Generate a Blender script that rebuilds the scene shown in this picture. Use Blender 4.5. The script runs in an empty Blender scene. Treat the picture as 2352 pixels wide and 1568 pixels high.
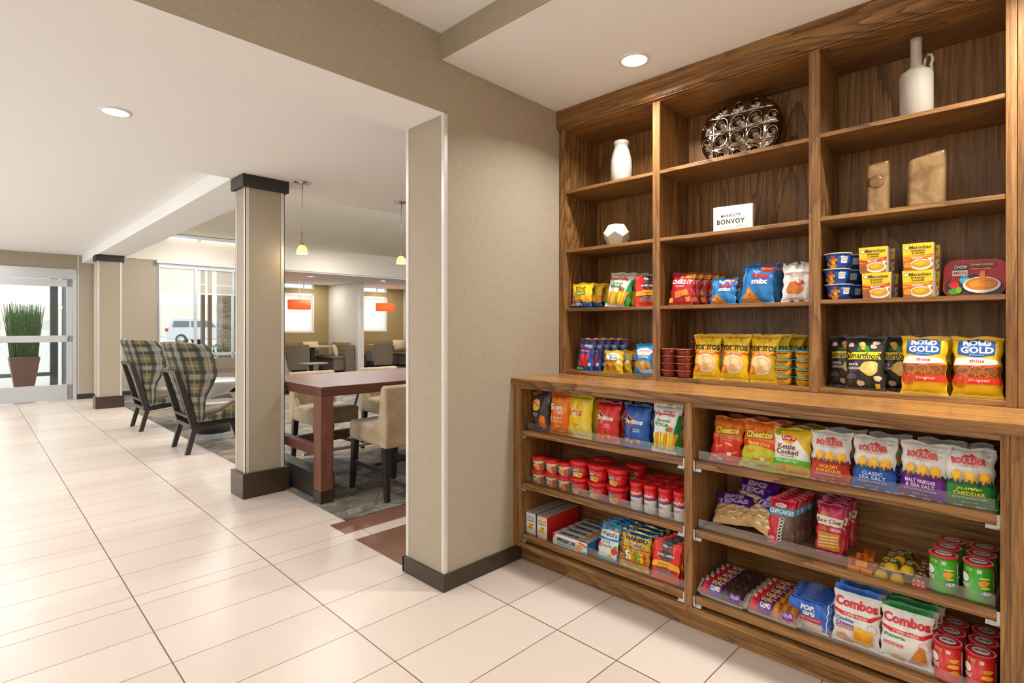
import bpy, bmesh, math, random
import numpy as np
from mathutils import Vector, Matrix
PI = math.pi
S = bpy.context.scene
COL = S.collection
# ---------------------------------------------------------------- camera
H = 1.32; FPX = 1245.0
yaw = math.atan((1176 + 118) / FPX)
cam = bpy.data.cameras.new('camera'); co = bpy.data.objects.new('camera', cam); COL.objects.link(co)
cam.sensor_width = 36; cam.lens = FPX / 2352 * 36; cam.shift_y = -(784 - 749.7) / 2352
cam.clip_start = 0.02; cam.clip_end = 300
co.location = (0, 0, H); co.rotation_euler = (PI / 2, 0, -yaw)
S.camera = co
# ---------------------------------------------------------------- world, exposure
S.view_settings.view_transform = 'Standard'; S.view_settings.look = 'None'
S.view_settings.exposure = -0.45; S.view_settings.gamma = 1; S.view_settings.use_curve_mapping = False
W = bpy.data.worlds.new('world'); S.world = W; W.use_nodes = True
W.node_tree.nodes['Background'].inputs[0].default_value = (0.93, 0.97, 1, 1)
W.node_tree.nodes['Background'].inputs[1].default_value = 2.6
# ---------------------------------------------------------------- lights (area lamps of the ceiling fittings and added fill lamps; positions in room metres)
def area(name, loc, size, power, col=(1, .9, .78), size_y=None, rot=(0, 0, 0), spread=None, shape='DISK'):
    l = bpy.data.lights.new(name, 'AREA'); l.energy = power; l.color = col; l.shape = shape; l.size = size
    if size_y: l.shape = 'RECTANGLE'; l.size_y = size_y
    if spread: l.spread = math.radians(spread)
    o = bpy.data.objects.new(name, l); COL.objects.link(o); o.location = loc; o.rotation_euler = rot
    return o
TH = 0.0188   # the lobby is turned by about one degree against the pantry
def Lw(x, y):  # lobby frame -> world
    return (x + TH * y, y - TH * x)
WARM = (1, .98, .94)
P_DOWN = [(2.36, 1.428), (2.30, -.15), (2.30, -1.7)]
P_FILL = [(.9, .9), (.9, -.6), (.9, -2.1), (-.6, .9), (-.6, -.6), (-.6, -2.1), (-2.1, .9), (-2.1, -.6), (-2.1, -2.1)]  # ceiling lamps added to spread light around the viewpoint; none has a fitting
L_DOWN_FILL = [(.56, 3.61), (-.95, 3.61), (2.9, 3.3), (.3, 6.2), (.3, 8.6), (.3, 11.0), (-1.2, 6.2), (-1.2, 8.6), (-1.2, 11.0)]  # only the first has a fitting; the rest are added to brighten the lobby
for p, e in zip(P_DOWN, (23, 32, 30)): area('downlight_and_fill', (p[0], p[1], 2.632), .10, e, WARM, spread=140)
for p in P_FILL: area('downlight_and_fill', (p[0], p[1], 2.762), .14, 4, (1, .98, .98))
for i, p in enumerate(L_DOWN_FILL):
    x, y = Lw(*p); area('downlight_and_fill', (x, y, (2.478 if p[1] < 4.6 else 2.603)), .13, 21, (1, .99, .98))
for x, y in [(3.2, 6.4), (5.5, 6.4), (3.2, 9.4), (5.5, 9.4), (8, 6.4), (8, 9.4), (3.2, 11.4), (6, 11.4)]:
    x, y = Lw(x, y); area('lounge_lamp', (x, y, 3.16), .3, 45, (1, .98, .96))
for x, y in [(6.4, 13.4), (8.9, 13.3), (11, 13.3), (7.2, 15.4), (9.6, 15.4)]:
    x, y = Lw(x, y); area('nook_lamp', (x, y, 2.585), .13, 20, (1, .96, .9))
def portal(loc, w, h, rot):   # guides sky light through door, window and added openings; gives off no light of its own
    l = bpy.data.lights.new('sky_portal', 'AREA'); l.shape = 'RECTANGLE'; l.size = w; l.size_y = h; l.cycles.is_portal = True
    o = bpy.data.objects.new('sky_portal', l); COL.objects.link(o); o.location = loc; o.rotation_euler = rot
for x, y, w, e in [(-1.2, -2.85, 3.4, 22), (-2.85, -.6, 3.0, 95)]:   # unseen uplights added to brighten the pantry ceiling; no wall fittings
    area('fill_uplight', (x, y, 1.95), w, e, (.90, .96, 1), size_y=.15, rot=(PI, 0, 0 if abs(x) < 2.5 else PI / 2))
x, y = Lw(6.2, 4.93); area('lounge_fill', (x, y, 2.72), 8.6, 420, (.95, .98, 1), size_y=.12, rot=(PI * .90, 0, -TH))  # unseen uplight added for the lounge ceiling; there is no cove fitting
for x, y, w, e in [(-2.85, 3.6, 2.2, 50), (-2.85, 6.4, 2.6, 46), (-2.85, 9.6, 2.6, 40)]:  # unseen uplights added along the left wall to lift the lobby ceiling
    area('fill_uplight', (x, y, 1.95), w, e, (.90, .96, 1), size_y=.15, rot=(PI, 0, PI / 2))
# ---------------------------------------------------------------- node helpers
class G:
    """tiny expression helper on a node tree"""
    def __init__(s, m): s.t = m.node_tree; s.n = s.t.nodes; s.L = s.t.links
    def new(s, typ, **kw):
        n = s.n.new(typ)
        for k, v in kw.items(): setattr(n, k, v)
        return n
    def put(s, sock, v):
        if isinstance(v, bpy.types.NodeSocket): s.L.new(v, sock)
        elif v is not None: sock.default_value = v
    def m(s, op, a, b=None, c=None):
        n = s.new('ShaderNodeMath', operation=op); s.put(n.inputs[0], a)
        if b is not None: s.put(n.inputs[1], b)
        if c is not None: s.put(n.inputs[2], c)
        return n.outputs[0]
    def pos(s): return s.new('ShaderNodeNewGeometry').outputs['Position']
    def obj(s): return s.new('ShaderNodeTexCoord').outputs['Object']
    def xyz(s, v): n = s.new('ShaderNodeSeparateXYZ'); s.L.new(v, n.inputs[0]); return n.outputs
    def comb(s, x, y, z):
        n = s.new('ShaderNodeCombineXYZ')
        for i, q in enumerate((x, y, z)): s.put(n.inputs[i], q)
        return n.outputs[0]
    def scale(s, v, sc):
        n = s.new('ShaderNodeVectorMath', operation='MULTIPLY'); s.L.new(v, n.inputs[0]); n.inputs[1].default_value = sc; return n.outputs[0]
    def noise(s, v, scale, detail=2, rough=.5, dist=0, out='Fac'):
        n = s.new('ShaderNodeTexNoise'); s.L.new(v, n.inputs['Vector']); n.inputs['Scale'].default_value = scale
        n.inputs['Detail'].default_value = detail; n.inputs['Roughness'].default_value = rough; n.inputs['Distortion'].default_value = dist
        return n.outputs[out]
    def vor(s, v, scale, out='Distance', feat='F1'):
        n = s.new('ShaderNodeTexVoronoi', feature=feat); s.L.new(v, n.inputs['Vector']); n.inputs['Scale'].default_value = scale
        return n.outputs[out]
    def ramp(s, f, stops, mode='LINEAR'):
        n = s.new('ShaderNodeValToRGB'); s.put(n.inputs[0], f); cr = n.color_ramp; cr.interpolation = mode
        while len(cr.elements) > 1: cr.elements.remove(cr.elements[-1])
        cr.elements[0].position = stops[0][0]; cr.elements[0].color = stops[0][1]
        for p, c in stops[1:]: e = cr.elements.new(p); e.color = c
        return n.outputs[0]
    def mix(s, f, a, b, mode='MIX'):
        n = s.new('ShaderNodeMix', data_type='RGBA', blend_type=mode); s.put(n.inputs[0], f); s.put(n.inputs[6], a); s.put(n.inputs[7], b); return n.outputs[2]
    def bump(s, h, strength=.2, dist=.01):
        n = s.new('ShaderNodeBump'); n.inputs['Strength'].default_value = strength; n.inputs['Distance'].default_value = dist
        s.L.new(h, n.inputs['Height']); return n.outputs[0]
def sr(r, g, b, a=1):
    f = lambda c: (c / 255 / 12.92) if c / 255 <= .04045 else ((c / 255 + .055) / 1.055) ** 2.4
    return (f(r), f(g), f(b), a)
MATS = {}
def mat(name, col=(.8, .8, .8, 1), rough=.5, metal=0, fn=None, **kw):
    if name in MATS: return MATS[name]
    m = bpy.data.materials.new(name); m.use_nodes = True; MATS[name] = m
    b = m.node_tree.nodes['Principled BSDF']; g = G(m)
    b.inputs['Base Color'].default_value = col; b.inputs['Roughness'].default_value = rough; b.inputs['Metallic'].default_value = metal
    for k, v in kw.items():
        b.inputs[k.replace('_', ' ')].default_value = v
    if fn:
        fn(g, b)
    else:  # a faint procedural unevenness on everything
        n = g.noise(g.obj(), 35, 3)
        g.L.new(g.mix(.5, col, g.mix(n, tuple(c * .9 for c in col[:3]) + (1,), tuple(min(1, c * 1.1) for c in col[:3]) + (1,))), b.inputs['Base Color'])
    return m
def emis(name, col, st):
    m = bpy.data.materials.new(name); m.use_nodes = True; MATS[name] = m
    b = m.node_tree.nodes['Principled BSDF']; b.inputs['Base Color'].default_value = col
    b.inputs['Emission Color'].default_value = col; b.inputs['Emission Strength'].default_value = st
    return m
def thin_glass(name, tint=(1, 1, 1, 1), base=.04, rough=.02, k=1.0):
    m = bpy.data.materials.new(name); m.use_nodes = True; MATS[name] = m; g = G(m)
    g.n.remove(m.node_tree.nodes['Principled BSDF'])
    tr = g.new('ShaderNodeBsdfTransparent'); tr.inputs[0].default_value = tint
    gl = g.new('ShaderNodeBsdfGlossy'); gl.inputs['Roughness'].default_value = rough
    lw = g.new('ShaderNodeLayerWeight'); lw.inputs[0].default_value = .5; sch = g.m('MULTIPLY', g.m('POWER', lw.outputs['Facing'], 5), .96)
    mx = g.new('ShaderNodeMixShader'); g.L.new(g.m('MINIMUM', g.m('MULTIPLY', g.m('ADD', sch, base), k), 1.0), mx.inputs[0])
    g.L.new(tr.outputs[0], mx.inputs[1]); g.L.new(gl.outputs[0], mx.inputs[2])
    g.L.new(mx.outputs[0], m.node_tree.nodes['Material Output'].inputs[0]); return m
# ---- surfaces
def f_oak(axis, dark=1.0, figure=.78):
    def fn(g, b):
        p = g.pos(); sc = [1, 1, 1]; sc[axis] = .13
        q = g.scale(p, tuple(sc))
        n1 = g.noise(q, 3.4, 1, .4, .35)
        s2 = [1, 1, 1]; s2[axis] = .03
        fine = g.noise(g.scale(p, tuple(s2)), 300, 2, .6)
        med = g.noise(g.scale(p, tuple(s2)), 60, 2, .5)
        rings = g.m('FRACT', g.m('ADD', g.m('MULTIPLY', n1, 24), g.m('MULTIPLY', med, .5)))
        line = g.m('POWER', rings, 3.0)                      # one soft and one sharp flank, like growth rings
        patch = g.ramp(g.noise(q, 2.2, 1), [(.42, (.25, .25, .25, 1)), (.58, (1, 1, 1, 1))])
        base = g.ramp(g.m('ADD', g.m('MULTIPLY', med, .5), g.m('MULTIPLY', fine, .5)), [(.32, sr(94 * dark, 60 * dark, 29 * dark)), (.5, sr(139 * dark, 97 * dark, 53 * dark)), (.68, sr(174 * dark, 129 * dark, 77 * dark))])
        col = g.mix(g.m('MULTIPLY', g.m('MULTIPLY', line, figure), patch), base, sr(52 * dark, 31 * dark, 15 * dark))
        g.L.new(col, b.inputs['Base Color'])
        g.L.new(g.bump(fine, .1, .002), b.inputs['Normal'])
    return fn
OAKZ = mat('oak_vertical_grain', rough=.42, fn=f_oak(2, 1, .72), Specular_IOR_Level=.4)
OAKY = mat('oak_horizontal_grain', rough=.4, fn=f_oak(1), Specular_IOR_Level=.4)
OAKX = mat('oak_depth_grain', rough=.42, fn=f_oak(0), Specular_IOR_Level=.4)
OAKTOP = mat('oak_counter', rough=.27, fn=f_oak(1, 1.16, .12), Specular_IOR_Level=.6)
OAKDK = mat('oak_dark_panel', rough=.5, fn=f_oak(1, .8))
def f_paper(c, s=.07):
    def fn(g, b):
        p = g.pos(); th = g.noise(g.scale(p, (6, 6, 1)), 9, 2); fi = g.noise(g.scale(p, (.6, .6, 8)), 90, 2, .6); v2 = g.noise(g.scale(p, (9, 9, .6)), 60, 2, .6)
        k = g.m('ADD', g.m('MULTIPLY', fi, .65), g.m('MULTIPLY', v2, .35))
        lo = tuple(x * (1 - s * 3) for x in c[:3]) + (1,); hi = tuple(x * (1 + s * 2) for x in c[:3]) + (1,)
        g.L.new(g.ramp(k, [(.3, lo), (.7, hi)]), b.inputs['Base Color']); g.L.new(g.bump(fi, .25, .001), b.inputs['Normal'])
    return fn
PAPER = mat('woven_beige_wallpaper', rough=.75, fn=f_paper(sr(170, 157, 136)))
PAPERL = mat('pale_beige_wallpaper', rough=.8, fn=f_paper(sr(210, 200, 184), .03))
OLIVE = mat('olive_tan_wallpaper', rough=.75, fn=f_paper(sr(168, 146, 98)))
def f_paint(c):
    def fn(g, b):
        n = g.noise(g.pos(), 180, 3); g.L.new(g.mix(n, tuple(x * .97 for x in c[:3]) + (1,), c), b.inputs['Base Color']); g.L.new(g.bump(n, .05, .001), b.inputs['Normal'])
    return fn
WHITE = mat('ceiling_paint', rough=.85, fn=f_paint(sr(248, 248, 247)))
CREAM = mat('bulkhead_paint', rough=.85, fn=f_paint(sr(226, 218, 204)))
GREYW = mat('pale_partition_paint', rough=.6, fn=f_paint(sr(226, 222, 214)))
TRIMW = mat('pale_metal_trim', sr(214, 208, 200), .35, .15)
BASE = mat('dark_bronze_base', sr(66, 54, 42), .28, .25)
CAP = mat('black_brown_cap', sr(44, 36, 33), .5)
def f_tile(g, b):
    x, y, z = g.xyz(g.pos())
    xl = g.m('SUBTRACT', x, g.m('MULTIPLY', y, TH)); yl = g.m('ADD', y, g.m('MULTIPLY', x, TH))
    # joints that run away from the camera, one every tile length
    fx = g.m('FRACT', g.m('ADD', g.m('DIVIDE', g.m('SUBTRACT', xl, .564), .6225), .5)); dx = g.m('MULTIPLY', g.m('ABSOLUTE', g.m('SUBTRACT', fx, .5)), .6225)
    near = g.m('ABSOLUTE', g.m('SUBTRACT', g.m('FRACT', g.m('ADD', g.m('DIVIDE', g.m('SUBTRACT', yl, 3.062), .3065), 100.5)), .5))
    far = g.m('ABSOLUTE', g.m('SUBTRACT', g.m('FRACT', g.m('ADD', g.m('DIVIDE', g.m('SUBTRACT', yl, 3.183), .31), 100.5)), .5))
    isf = g.m('GREATER_THAN', yl, 3.12)
    dn = g.m('ADD', g.m('MULTIPLY', near, g.m('SUBTRACT', 1, isf)), g.m('MULTIPLY', far, isf)); dy = g.m('MULTIPLY', dn, .307)
    l1 = g.m('LESS_THAN', dx, .0027); l2 = g.m('LESS_THAN', dy, .0020)
    j = g.m('MAXIMUM', l1, l2)
    cx = g.m('FLOOR', g.m('DIVIDE', g.m('SUBTRACT', xl, .564), .6225)); cy = g.m('FLOOR', g.m('DIVIDE', g.m('SUBTRACT', yl, 3.062), .3065))
    wn = g.new('ShaderNodeTexWhiteNoise', noise_dimensions='3D'); g.L.new(g.comb(cx, cy, 0), wn.inputs['Vector'])
    n = g.noise(g.scale(g.pos(), (1, 6, 1)), 14, 4, .6); n3 = g.noise(g.scale(g.pos(), (5, 40, 1)), 12, 3, .6)
    k = g.m('ADD', g.m('ADD', g.m('MULTIPLY', wn.outputs[0], .4), g.m('MULTIPLY', n, .3)), g.m('MULTIPLY', n3, .3))
    c = g.ramp(k, [(.2, sr(203, 188, 175)), (.8, sr(217, 204, 191))])
    g.L.new(g.mix(j, c, sr(104, 78, 54)), b.inputs['Base Color'])
    g.L.new(g.m('ADD', .26, g.m('MULTIPLY', n3, .1)), b.inputs['Roughness'])
    g.L.new(g.bump(g.m('SUBTRACT', g.m('MULTIPLY', n3, .1), j), .15, .002), b.inputs['Normal'])
TILE = mat('cream_floor_tile', fn=f_tile, Specular_IOR_Level=.45)
def f_dwood(g, b):
    n = g.noise(g.scale(g.pos(), (3, 40, 1)), 12, 4, .65)
    g.L.new(g.ramp(n, [(.3, sr(96, 64, 50)), (.7, sr(138, 96, 76))]), b.inputs['Base Color'])
DKTILE = mat('dark_wood_look_tile', rough=.35, fn=f_dwood)
def f_carpet(g, b):
    p = g.pos(); q = g.scale(p, (1, 1.7, 1))
    n1 = g.noise(q, 3.4, 6, .68, 1.0); w = g.noise(q, 1.6, 3, .5, .6, 'Color')
    wp = g.new('ShaderNodeVectorMath', operation='ADD'); g.L.new(q, wp.inputs[0]); g.L.new(g.scale(w, (.9, .9, 0)), wp.inputs[1])
    r, gr, bl = g.xyz(g.vor(wp.outputs[0], 3.2, 'Color')); edge = g.vor(wp.outputs[0], 3.2, 'Distance', 'DISTANCE_TO_EDGE')
    base = g.ramp(n1, [(.36, sr(44, 42, 42)), (.45, sr(98, 92, 86)), (.52, sr(142, 132, 118)), (.60, sr(112, 106, 100)), (.68, sr(60, 58, 58))])
    c = g.mix(g.m('MULTIPLY', g.m('GREATER_THAN', r, .74), .65), base, sr(44, 92, 116)); c = g.mix(g.m('MULTIPLY', g.m('GREATER_THAN', gr, .72), .5), c, sr(150, 124, 84)); c = g.mix(g.m('MULTIPLY', g.m('GREATER_THAN', bl, .72), .5), c, sr(56, 50, 48))
    c = g.mix(g.m('MULTIPLY', g.m('LESS_THAN', edge, .05), .5), c, sr(40, 38, 38))
    f = g.noise(p, 420, 2); c = g.mix(g.m('MULTIPLY', f, .22), c, sr(190, 182, 168)); g.L.new(c, b.inputs['Base Color']); g.L.new(g.bump(f, .6, .004), b.inputs['Normal'])
CARPET = mat('patterned_carpet', rough=.95, fn=f_carpet)
def f_walnut(g, b):
    p = g.obj(); n = g.noise(g.scale(p, (1.2, 16, 16)), 4, 4, .6, .6); f = g.noise(g.scale(p, (4, 60, 60)), 8, 2)
    g.L.new(g.ramp(g.m('ADD', g.m('MULTIPLY', n, .6), g.m('MULTIPLY', f, .4)), [(.3, sr(58, 32, 26)), (.5, sr(94, 56, 45)), (.7, sr(118, 74, 60))]), b.inputs['Base Color'])
WALN = mat('red_brown_table_wood', rough=.34, fn=f_walnut, Specular_IOR_Level=.3)
def f_walnz(g, b):
    p = g.obj(); n = g.noise(g.scale(p, (16, 16, 1.2)), 4, 4, .6, .6); f = g.noise(g.scale(p, (60, 60, 4)), 8, 2)
    g.L.new(g.ramp(g.m('ADD', g.m('MULTIPLY', n, .6), g.m('MULTIPLY', f, .4)), [(.3, sr(70, 40, 32)), (.5, sr(108, 66, 52)), (.7, sr(134, 88, 68))]), b.inputs['Base Color'])
WALNZ = mat('red_brown_leg_wood', rough=.35, fn=f_walnz)
BLACKW = mat('black_brown_wood', sr(44, 37, 34), .4)
SUEDE = mat('tan_suede', sr(180, 158, 128), .8, fn=lambda g, b: (g.L.new(g.ramp(g.noise(g.obj(), 9, 4, .6), [(.3, sr(160, 138, 108)), (.7, sr(190, 170, 140))]), b.inputs['Base Color']), g.L.new(g.bump(g.noise(g.obj(), 300, 2), .15, .002), b.inputs['Normal'])), Sheen_Weight=.3)
LEATH = mat('bronze_leather', sr(104, 88, 74), .32)
GREYF = mat('grey_brown_fabric', sr(112, 98, 84), .8)
GREYS = mat('grey_sofa_fabric', sr(128, 122, 116), .6)
STEEL = mat('brushed_steel', sr(190, 190, 188), .25, 1)
ALU = mat('door_aluminium', sr(196, 198, 198), .4, .4)
WPLAS = mat('white_gloss', sr(238, 238, 236), .15)
CERAM = mat('matte_white_ceramic', sr(194, 190, 182), .45)
CERAM2 = mat('stone_white_ceramic', sr(184, 175, 160), .6)
def f_plaid(g, b):
    x, y, z = g.xyz(g.obj()); zz = g.m('ADD', z, g.m('MULTIPLY', x, .0))
    def band(c, per, off, w):
        f = g.m('FRACT', g.m('ADD', g.m('DIVIDE', c, per), off)); return g.m('LESS_THAN', g.m('ABSOLUTE', g.m('SUBTRACT', f, .5)), w)
    base = sr(120, 102, 68); c = g.mix(g.noise(g.obj(), 60, 3), sr(90, 76, 46), sr(118, 100, 64))
    h = g.new('ShaderNodeAttribute', attribute_name='pu').outputs['Fac']
    for cc, off in ((zz, .1), (h, .22)):
        c = g.mix(g.m('MULTIPLY', band(cc, .235, off, .085), .5), c, sr(150, 150, 144))
        c = g.mix(g.m('MULTIPLY', band(cc, .235, off + .21, .075), .78), c, sr(30, 46, 46)); c = g.mix(g.m('MULTIPLY', band(cc, .235, off - .21, .075), .78), c, sr(30, 46, 46))
        c = g.mix(g.m('MULTIPLY', band(cc, .235, off, .016), .6), c, sr(90, 74, 70)); c = g.mix(g.m('MULTIPLY', band(cc, .235, off + .5, .022), .4), c, sr(160, 156, 142))
    g.L.new(c, b.inputs['Base Color']); g.L.new(g.bump(g.noise(g.obj(), 500, 2), .3, .002), b.inputs['Normal'])
PLAID = mat('green_tan_plaid_wool', rough=.9, fn=f_plaid)
GLASS = thin_glass('window_glass', (.98, 1, .99, 1))
ACRY = thin_glass('clear_acrylic', (.97, .975, .97, 1), .06, .06, 1.5)
SHADE = mat('sheer_roller_shade', sr(206, 198, 184), .8)
# ---------------------------------------------------------------- mesh helpers
class MB:
    def __init__(s): s.v = []; s.f = []; s.mi = []; s.c = []; s.sm = []
    def add(s, vs, fs, mi=0, c=(1, 1, 1), smooth=False):
        o = len(s.v); s.v += [tuple(v) for v in vs]
        for f in fs: s.f.append([i + o for i in f]); s.mi.append(mi); s.c.append(c); s.sm.append(smooth)
        return s
    def box(s, x0, x1, y0, y1, z0, z1, mi=0, c=(1, 1, 1)):
        v = [(x0, y0, z0), (x1, y0, z0), (x1, y1, z0), (x0, y1, z0), (x0, y0, z1), (x1, y0, z1), (x1, y1, z1), (x0, y1, z1)]
        return s.add(v, [(0, 3, 2, 1), (4, 5, 6, 7), (0, 1, 5, 4), (1, 2, 6, 5), (2, 3, 7, 6), (3, 0, 4, 7)], mi, c)
    def prism(s, poly, a0, a1, axis='y', mi=0, c=(1, 1, 1)):
        n = len(poly); P = []
        for a in (a0, a1):
            for (p, q) in poly: P.append({'y': (p, a, q), 'x': (a, p, q), 'z': (p, q, a)}[axis])
        F = [tuple(range(n)), tuple(range(2 * n - 1, n - 1, -1))] + [(i, i + n, (i + 1) % n + n, (i + 1) % n) for i in range(n)]
        return s.add(P, F, mi, c)
    def lathe(s, prof, n=32, cx=0, cy=0, mi=0, c=(1, 1, 1), smooth=True, cols=None):
        V = []; F = []
        for r, z in prof:
            for k in range(n): a = 2 * PI * k / n; V.append((cx + r * math.cos(a), cy + r * math.sin(a), z))
        o = len(s.v); s.v += V
        for i in range(len(prof) - 1):
            for k in range(n):
                k2 = (k + 1) % n; s.f.append([o + i * n + k, o + i * n + k2, o + (i + 1) * n + k2, o + (i + 1) * n + k]); s.mi.append(mi); s.c.append(cols[i] if cols else c); s.sm.append(smooth)
        for i, rev in ((0, 1), (len(prof) - 1, 0)):
            if prof[i][0] > 1e-5:
                f = [o + i * n + k for k in range(n)]; s.f.append(f[::-1] if rev else f); s.mi.append(mi); s.c.append(cols[min(i, len(cols) - 1)] if cols else c); s.sm.append(False)
        return s
    def tube(s, pts, r, n=8, mi=0, c=(1, 1, 1), closed=False):
        pts = [Vector(p) for p in pts]; m = len(pts); V = []
        for i, p in enumerate(pts):
            d = (pts[(i + 1) % m] - pts[i - 1]) if closed else (pts[min(i + 1, m - 1)] - pts[max(i - 1, 0)])
            d.normalize(); up = Vector((0, 0, 1)) if abs(d.z) < .9 else Vector((1, 0, 0)); a = d.cross(up).normalized(); b = d.cross(a)
            rr = r[i] if isinstance(r, (list, tuple)) else r
            for k in range(n): t = 2 * PI * k / n; V.append(p + a * rr * math.cos(t) + b * rr * math.sin(t))
        F = []
        for i in range(m if closed else m - 1):
            j = (i + 1) % m
            for k in range(n): F.append((i * n + k, i * n + (k + 1) % n, j * n + (k + 1) % n, j * n + k))
        if not closed: F += [tuple(range(n))[::-1], tuple(range((m - 1) * n, m * n))]
        return s.add(V, F, mi, c, True)
    def xf(s, M):
        s.v = [tuple(M @ Vector(v)) for v in s.v]; return s
    def lobby(s):
        s.v = [(*Lw(v[0], v[1]), v[2]) for v in s.v]; return s
    def mesh(s, name):
        me = bpy.data.meshes.new(name); me.from_pydata(s.v, [], s.f); me.update()
        me.polygons.foreach_set('material_index', s.mi); me.polygons.foreach_set('use_smooth', s.sm); return me
def tag(o, label=None, cat=None, group=None, kind=None):
    if label: o['label'] = label
    if cat: o['category'] = cat
    if group: o['group'] = group
    if kind: o['kind'] = kind
    return o
def link(name, me, mats, parent=None, loc=None, rz=0, bevel=0, fix=True):
    for m in (mats if isinstance(mats, (list, tuple)) else [mats]): me.materials.append(m)
    if fix:
        bm = bmesh.new(); bm.from_mesh(me); bmesh.ops.recalc_face_normals(bm, faces=bm.faces); bm.to_mesh(me); bm.free()
    o = bpy.data.objects.new(name, me); COL.objects.link(o)
    if parent: o.parent = parent
    if loc: o.location = loc
    o.rotation_euler.z = rz
    if bevel:
        b = o.modifiers.new('bevel', 'BEVEL'); b.width = bevel; b.segments = 2; b.limit_method = 'ANGLE'; b.angle_limit = .7
    return o
def B(name, mb, mats, parent=None, **k): return link(name, mb.mesh(name), mats, parent, **k)
def struct(name, mb, mats, label=None, **k):
    o = B(name, mb, mats, **k); tag(o, label, None, None, 'structure'); return o
def thing(name, label, cat, loc=(0, 0, 0), rz=0, group=None, kind=None):
    o = bpy.data.objects.new(name, None); COL.objects.link(o); o.location = loc; o.rotation_euler.z = rz
    o.empty_display_size = .05
    return tag(o, label, cat, group, kind)
def dup(root, loc=None, rz=None, label=None, group=None):
    r = root.copy(); COL.objects.link(r)
    if loc is not None: r.location = loc
    if rz is not None: r.rotation_euler.z = rz
    if label: r['label'] = label
    if group: r['group'] = group
    for ch in list(root.children):
        c = ch.copy(); COL.objects.link(c); c.parent = r
        for q in list(ch.children): d = q.copy(); COL.objects.link(d); d.parent = c
    return r
def pillow(mb, w, d, t, n=14, pw=2.6, c=(1, 1, 1), mi=0, M=None):
    """soft pad of w x d footprint, t thick, centred"""
    V = []; F = []
    for side in (1, -1):
        for i in range(n + 1):
            for j in range(n + 1):
                a = 2 * i / n - 1; b = 2 * j / n - 1
                a = math.copysign(abs(a) ** .75, a); b = math.copysign(abs(b) ** .75, b)
                h = ((1 - abs(a) ** pw) * (1 - abs(b) ** pw)) ** .45 * t / 2
                V.append((a * w / 2, b * d / 2, side * h))
    m = (n + 1) ** 2
    for i in range(n):
        for j in range(n):
            q = [i * (n + 1) + j, (i + 1) * (n + 1) + j, (i + 1) * (n + 1) + j + 1, i * (n + 1) + j + 1]
            F.append(q); F.append([m + k for k in q[::-1]])
    if M is not None: V = [M @ Vector(v) for v in V]
    mb.add(V, F, mi, c, True); return mb
# ================================================================ ROOM SHELL
WY = 2.12; XW = 1.716; CZ = 2.645; TZ = 2.774; SZ = 2.382
mb = MB().box(-3.2, 4.9, -3.2, 12.75, -.12, 0).box(4.9, 14.5, -3.2, 16.3, -.12, 0); struct('floor', mb, TILE, 'cream rectangular floor tiles with thin brown joints')
struct('wall_divider', MB().box(XW, 13.6, WY, 2.44, 0, 2.9), PAPER, 'beige woven wallpaper wall beside the oak shelving')
struct('wall_header', MB().box(-3.0, XW, WY, 2.44, SZ + .004, 2.9), PAPER, 'taupe wallpapered header over the wide opening')
struct('trim_1', MB().box(-3.0, XW, WY, 2.45, SZ, SZ + .004), WHITE, 'white painted underside of the header')
struct('ceiling', MB().box(XW - .02, 3.1, -3.0, WY, CZ, CZ + .1), WHITE, 'white ceiling over the shelving')
struct('ceiling_raised', MB().box(-3.0, XW - .02, -3.0, WY, TZ, TZ + .1), WHITE, 'slightly higher white ceiling beside the shelving')
struct('trim_2', MB().box(XW - .024, XW - .019, -3.0, WY, CZ - .0005, TZ), PAPER, 'taupe riser at the ceiling step')
struct('wall_right', MB().box(3.0, 3.1, -3.0, WY, 0, CZ), PAPER); 
# unseen left wall; its lobby openings are added to let in sky light
wl = MB().box(-3.1, -3.0, -3.1, 13.2, 0, .35).box(-3.1, -3.0, -3.1, 13.2, 2.45, 2.9)
wl.box(-3.1, -3.0, -3.1, 2.5, .35, 2.45)
for yy in (5.0, 8.0, 11.2): wl.box(-3.1, -3.0, yy, yy + .42, .35, 2.45)
struct('wall_left', wl, PAPERL); struct('wall_back', MB().box(-3.1, 3.1, -3.1, -3.0, 0, 2.9), PAPERL)
for a, b_ in ((2.5, 5.0), (5.42, 8.0), (8.42, 11.2)): portal((-3.05, (a + b_) / 2, 1.4), b_ - a, 2.1, (0, -PI / 2, PI)) if False else portal((-3.05, (a + b_) / 2, 1.4), 2.1, b_ - a, (0, -PI / 2, 0))
x, y = Lw(.0, 12.62); portal((x, y, 1.2), 2.7, 2.1, (-PI / 2, 0, 0)); x, y = Lw(3.7, 12.64); portal((x, y, 1.55), 2.1, 1.9, (-PI / 2, 0, 0))
# corner guards on the end of the wall
struct('trim_3', MB().box(XW - .003, XW + .018, WY - .003, WY, .085, SZ).box(XW - .003, XW, WY, WY + .02, .085, SZ), TRIMW, 'pale corner guard on the near corner of the wall end')
struct('trim_4', MB().box(XW - .003, XW, 2.42, 2.443, .085, SZ).box(XW, XW + .02, 2.44, 2.443, .085, SZ), TRIMW, 'pale corner guard on the far corner of the wall end')
def base(name, x0, x1, y0, y1, h, label=None, lob=False, m=None):
    mb = MB().box(x0, x1, y0, y1, 0, h)
    if lob: mb.lobby()
    return struct(name, mb, m or BASE, label, bevel=.004)
mb = MB().box(XW - .018, 2.29, WY - .016, WY, 0, .083).box(XW - .018, XW, WY, 2.456, 0, .083).box(XW - .018, 5, 2.44, 2.456, 0, .083)
struct('baseboard_divider', mb, BASE, 'dark bronze baseboard round the wall end', bevel=.003)
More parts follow.
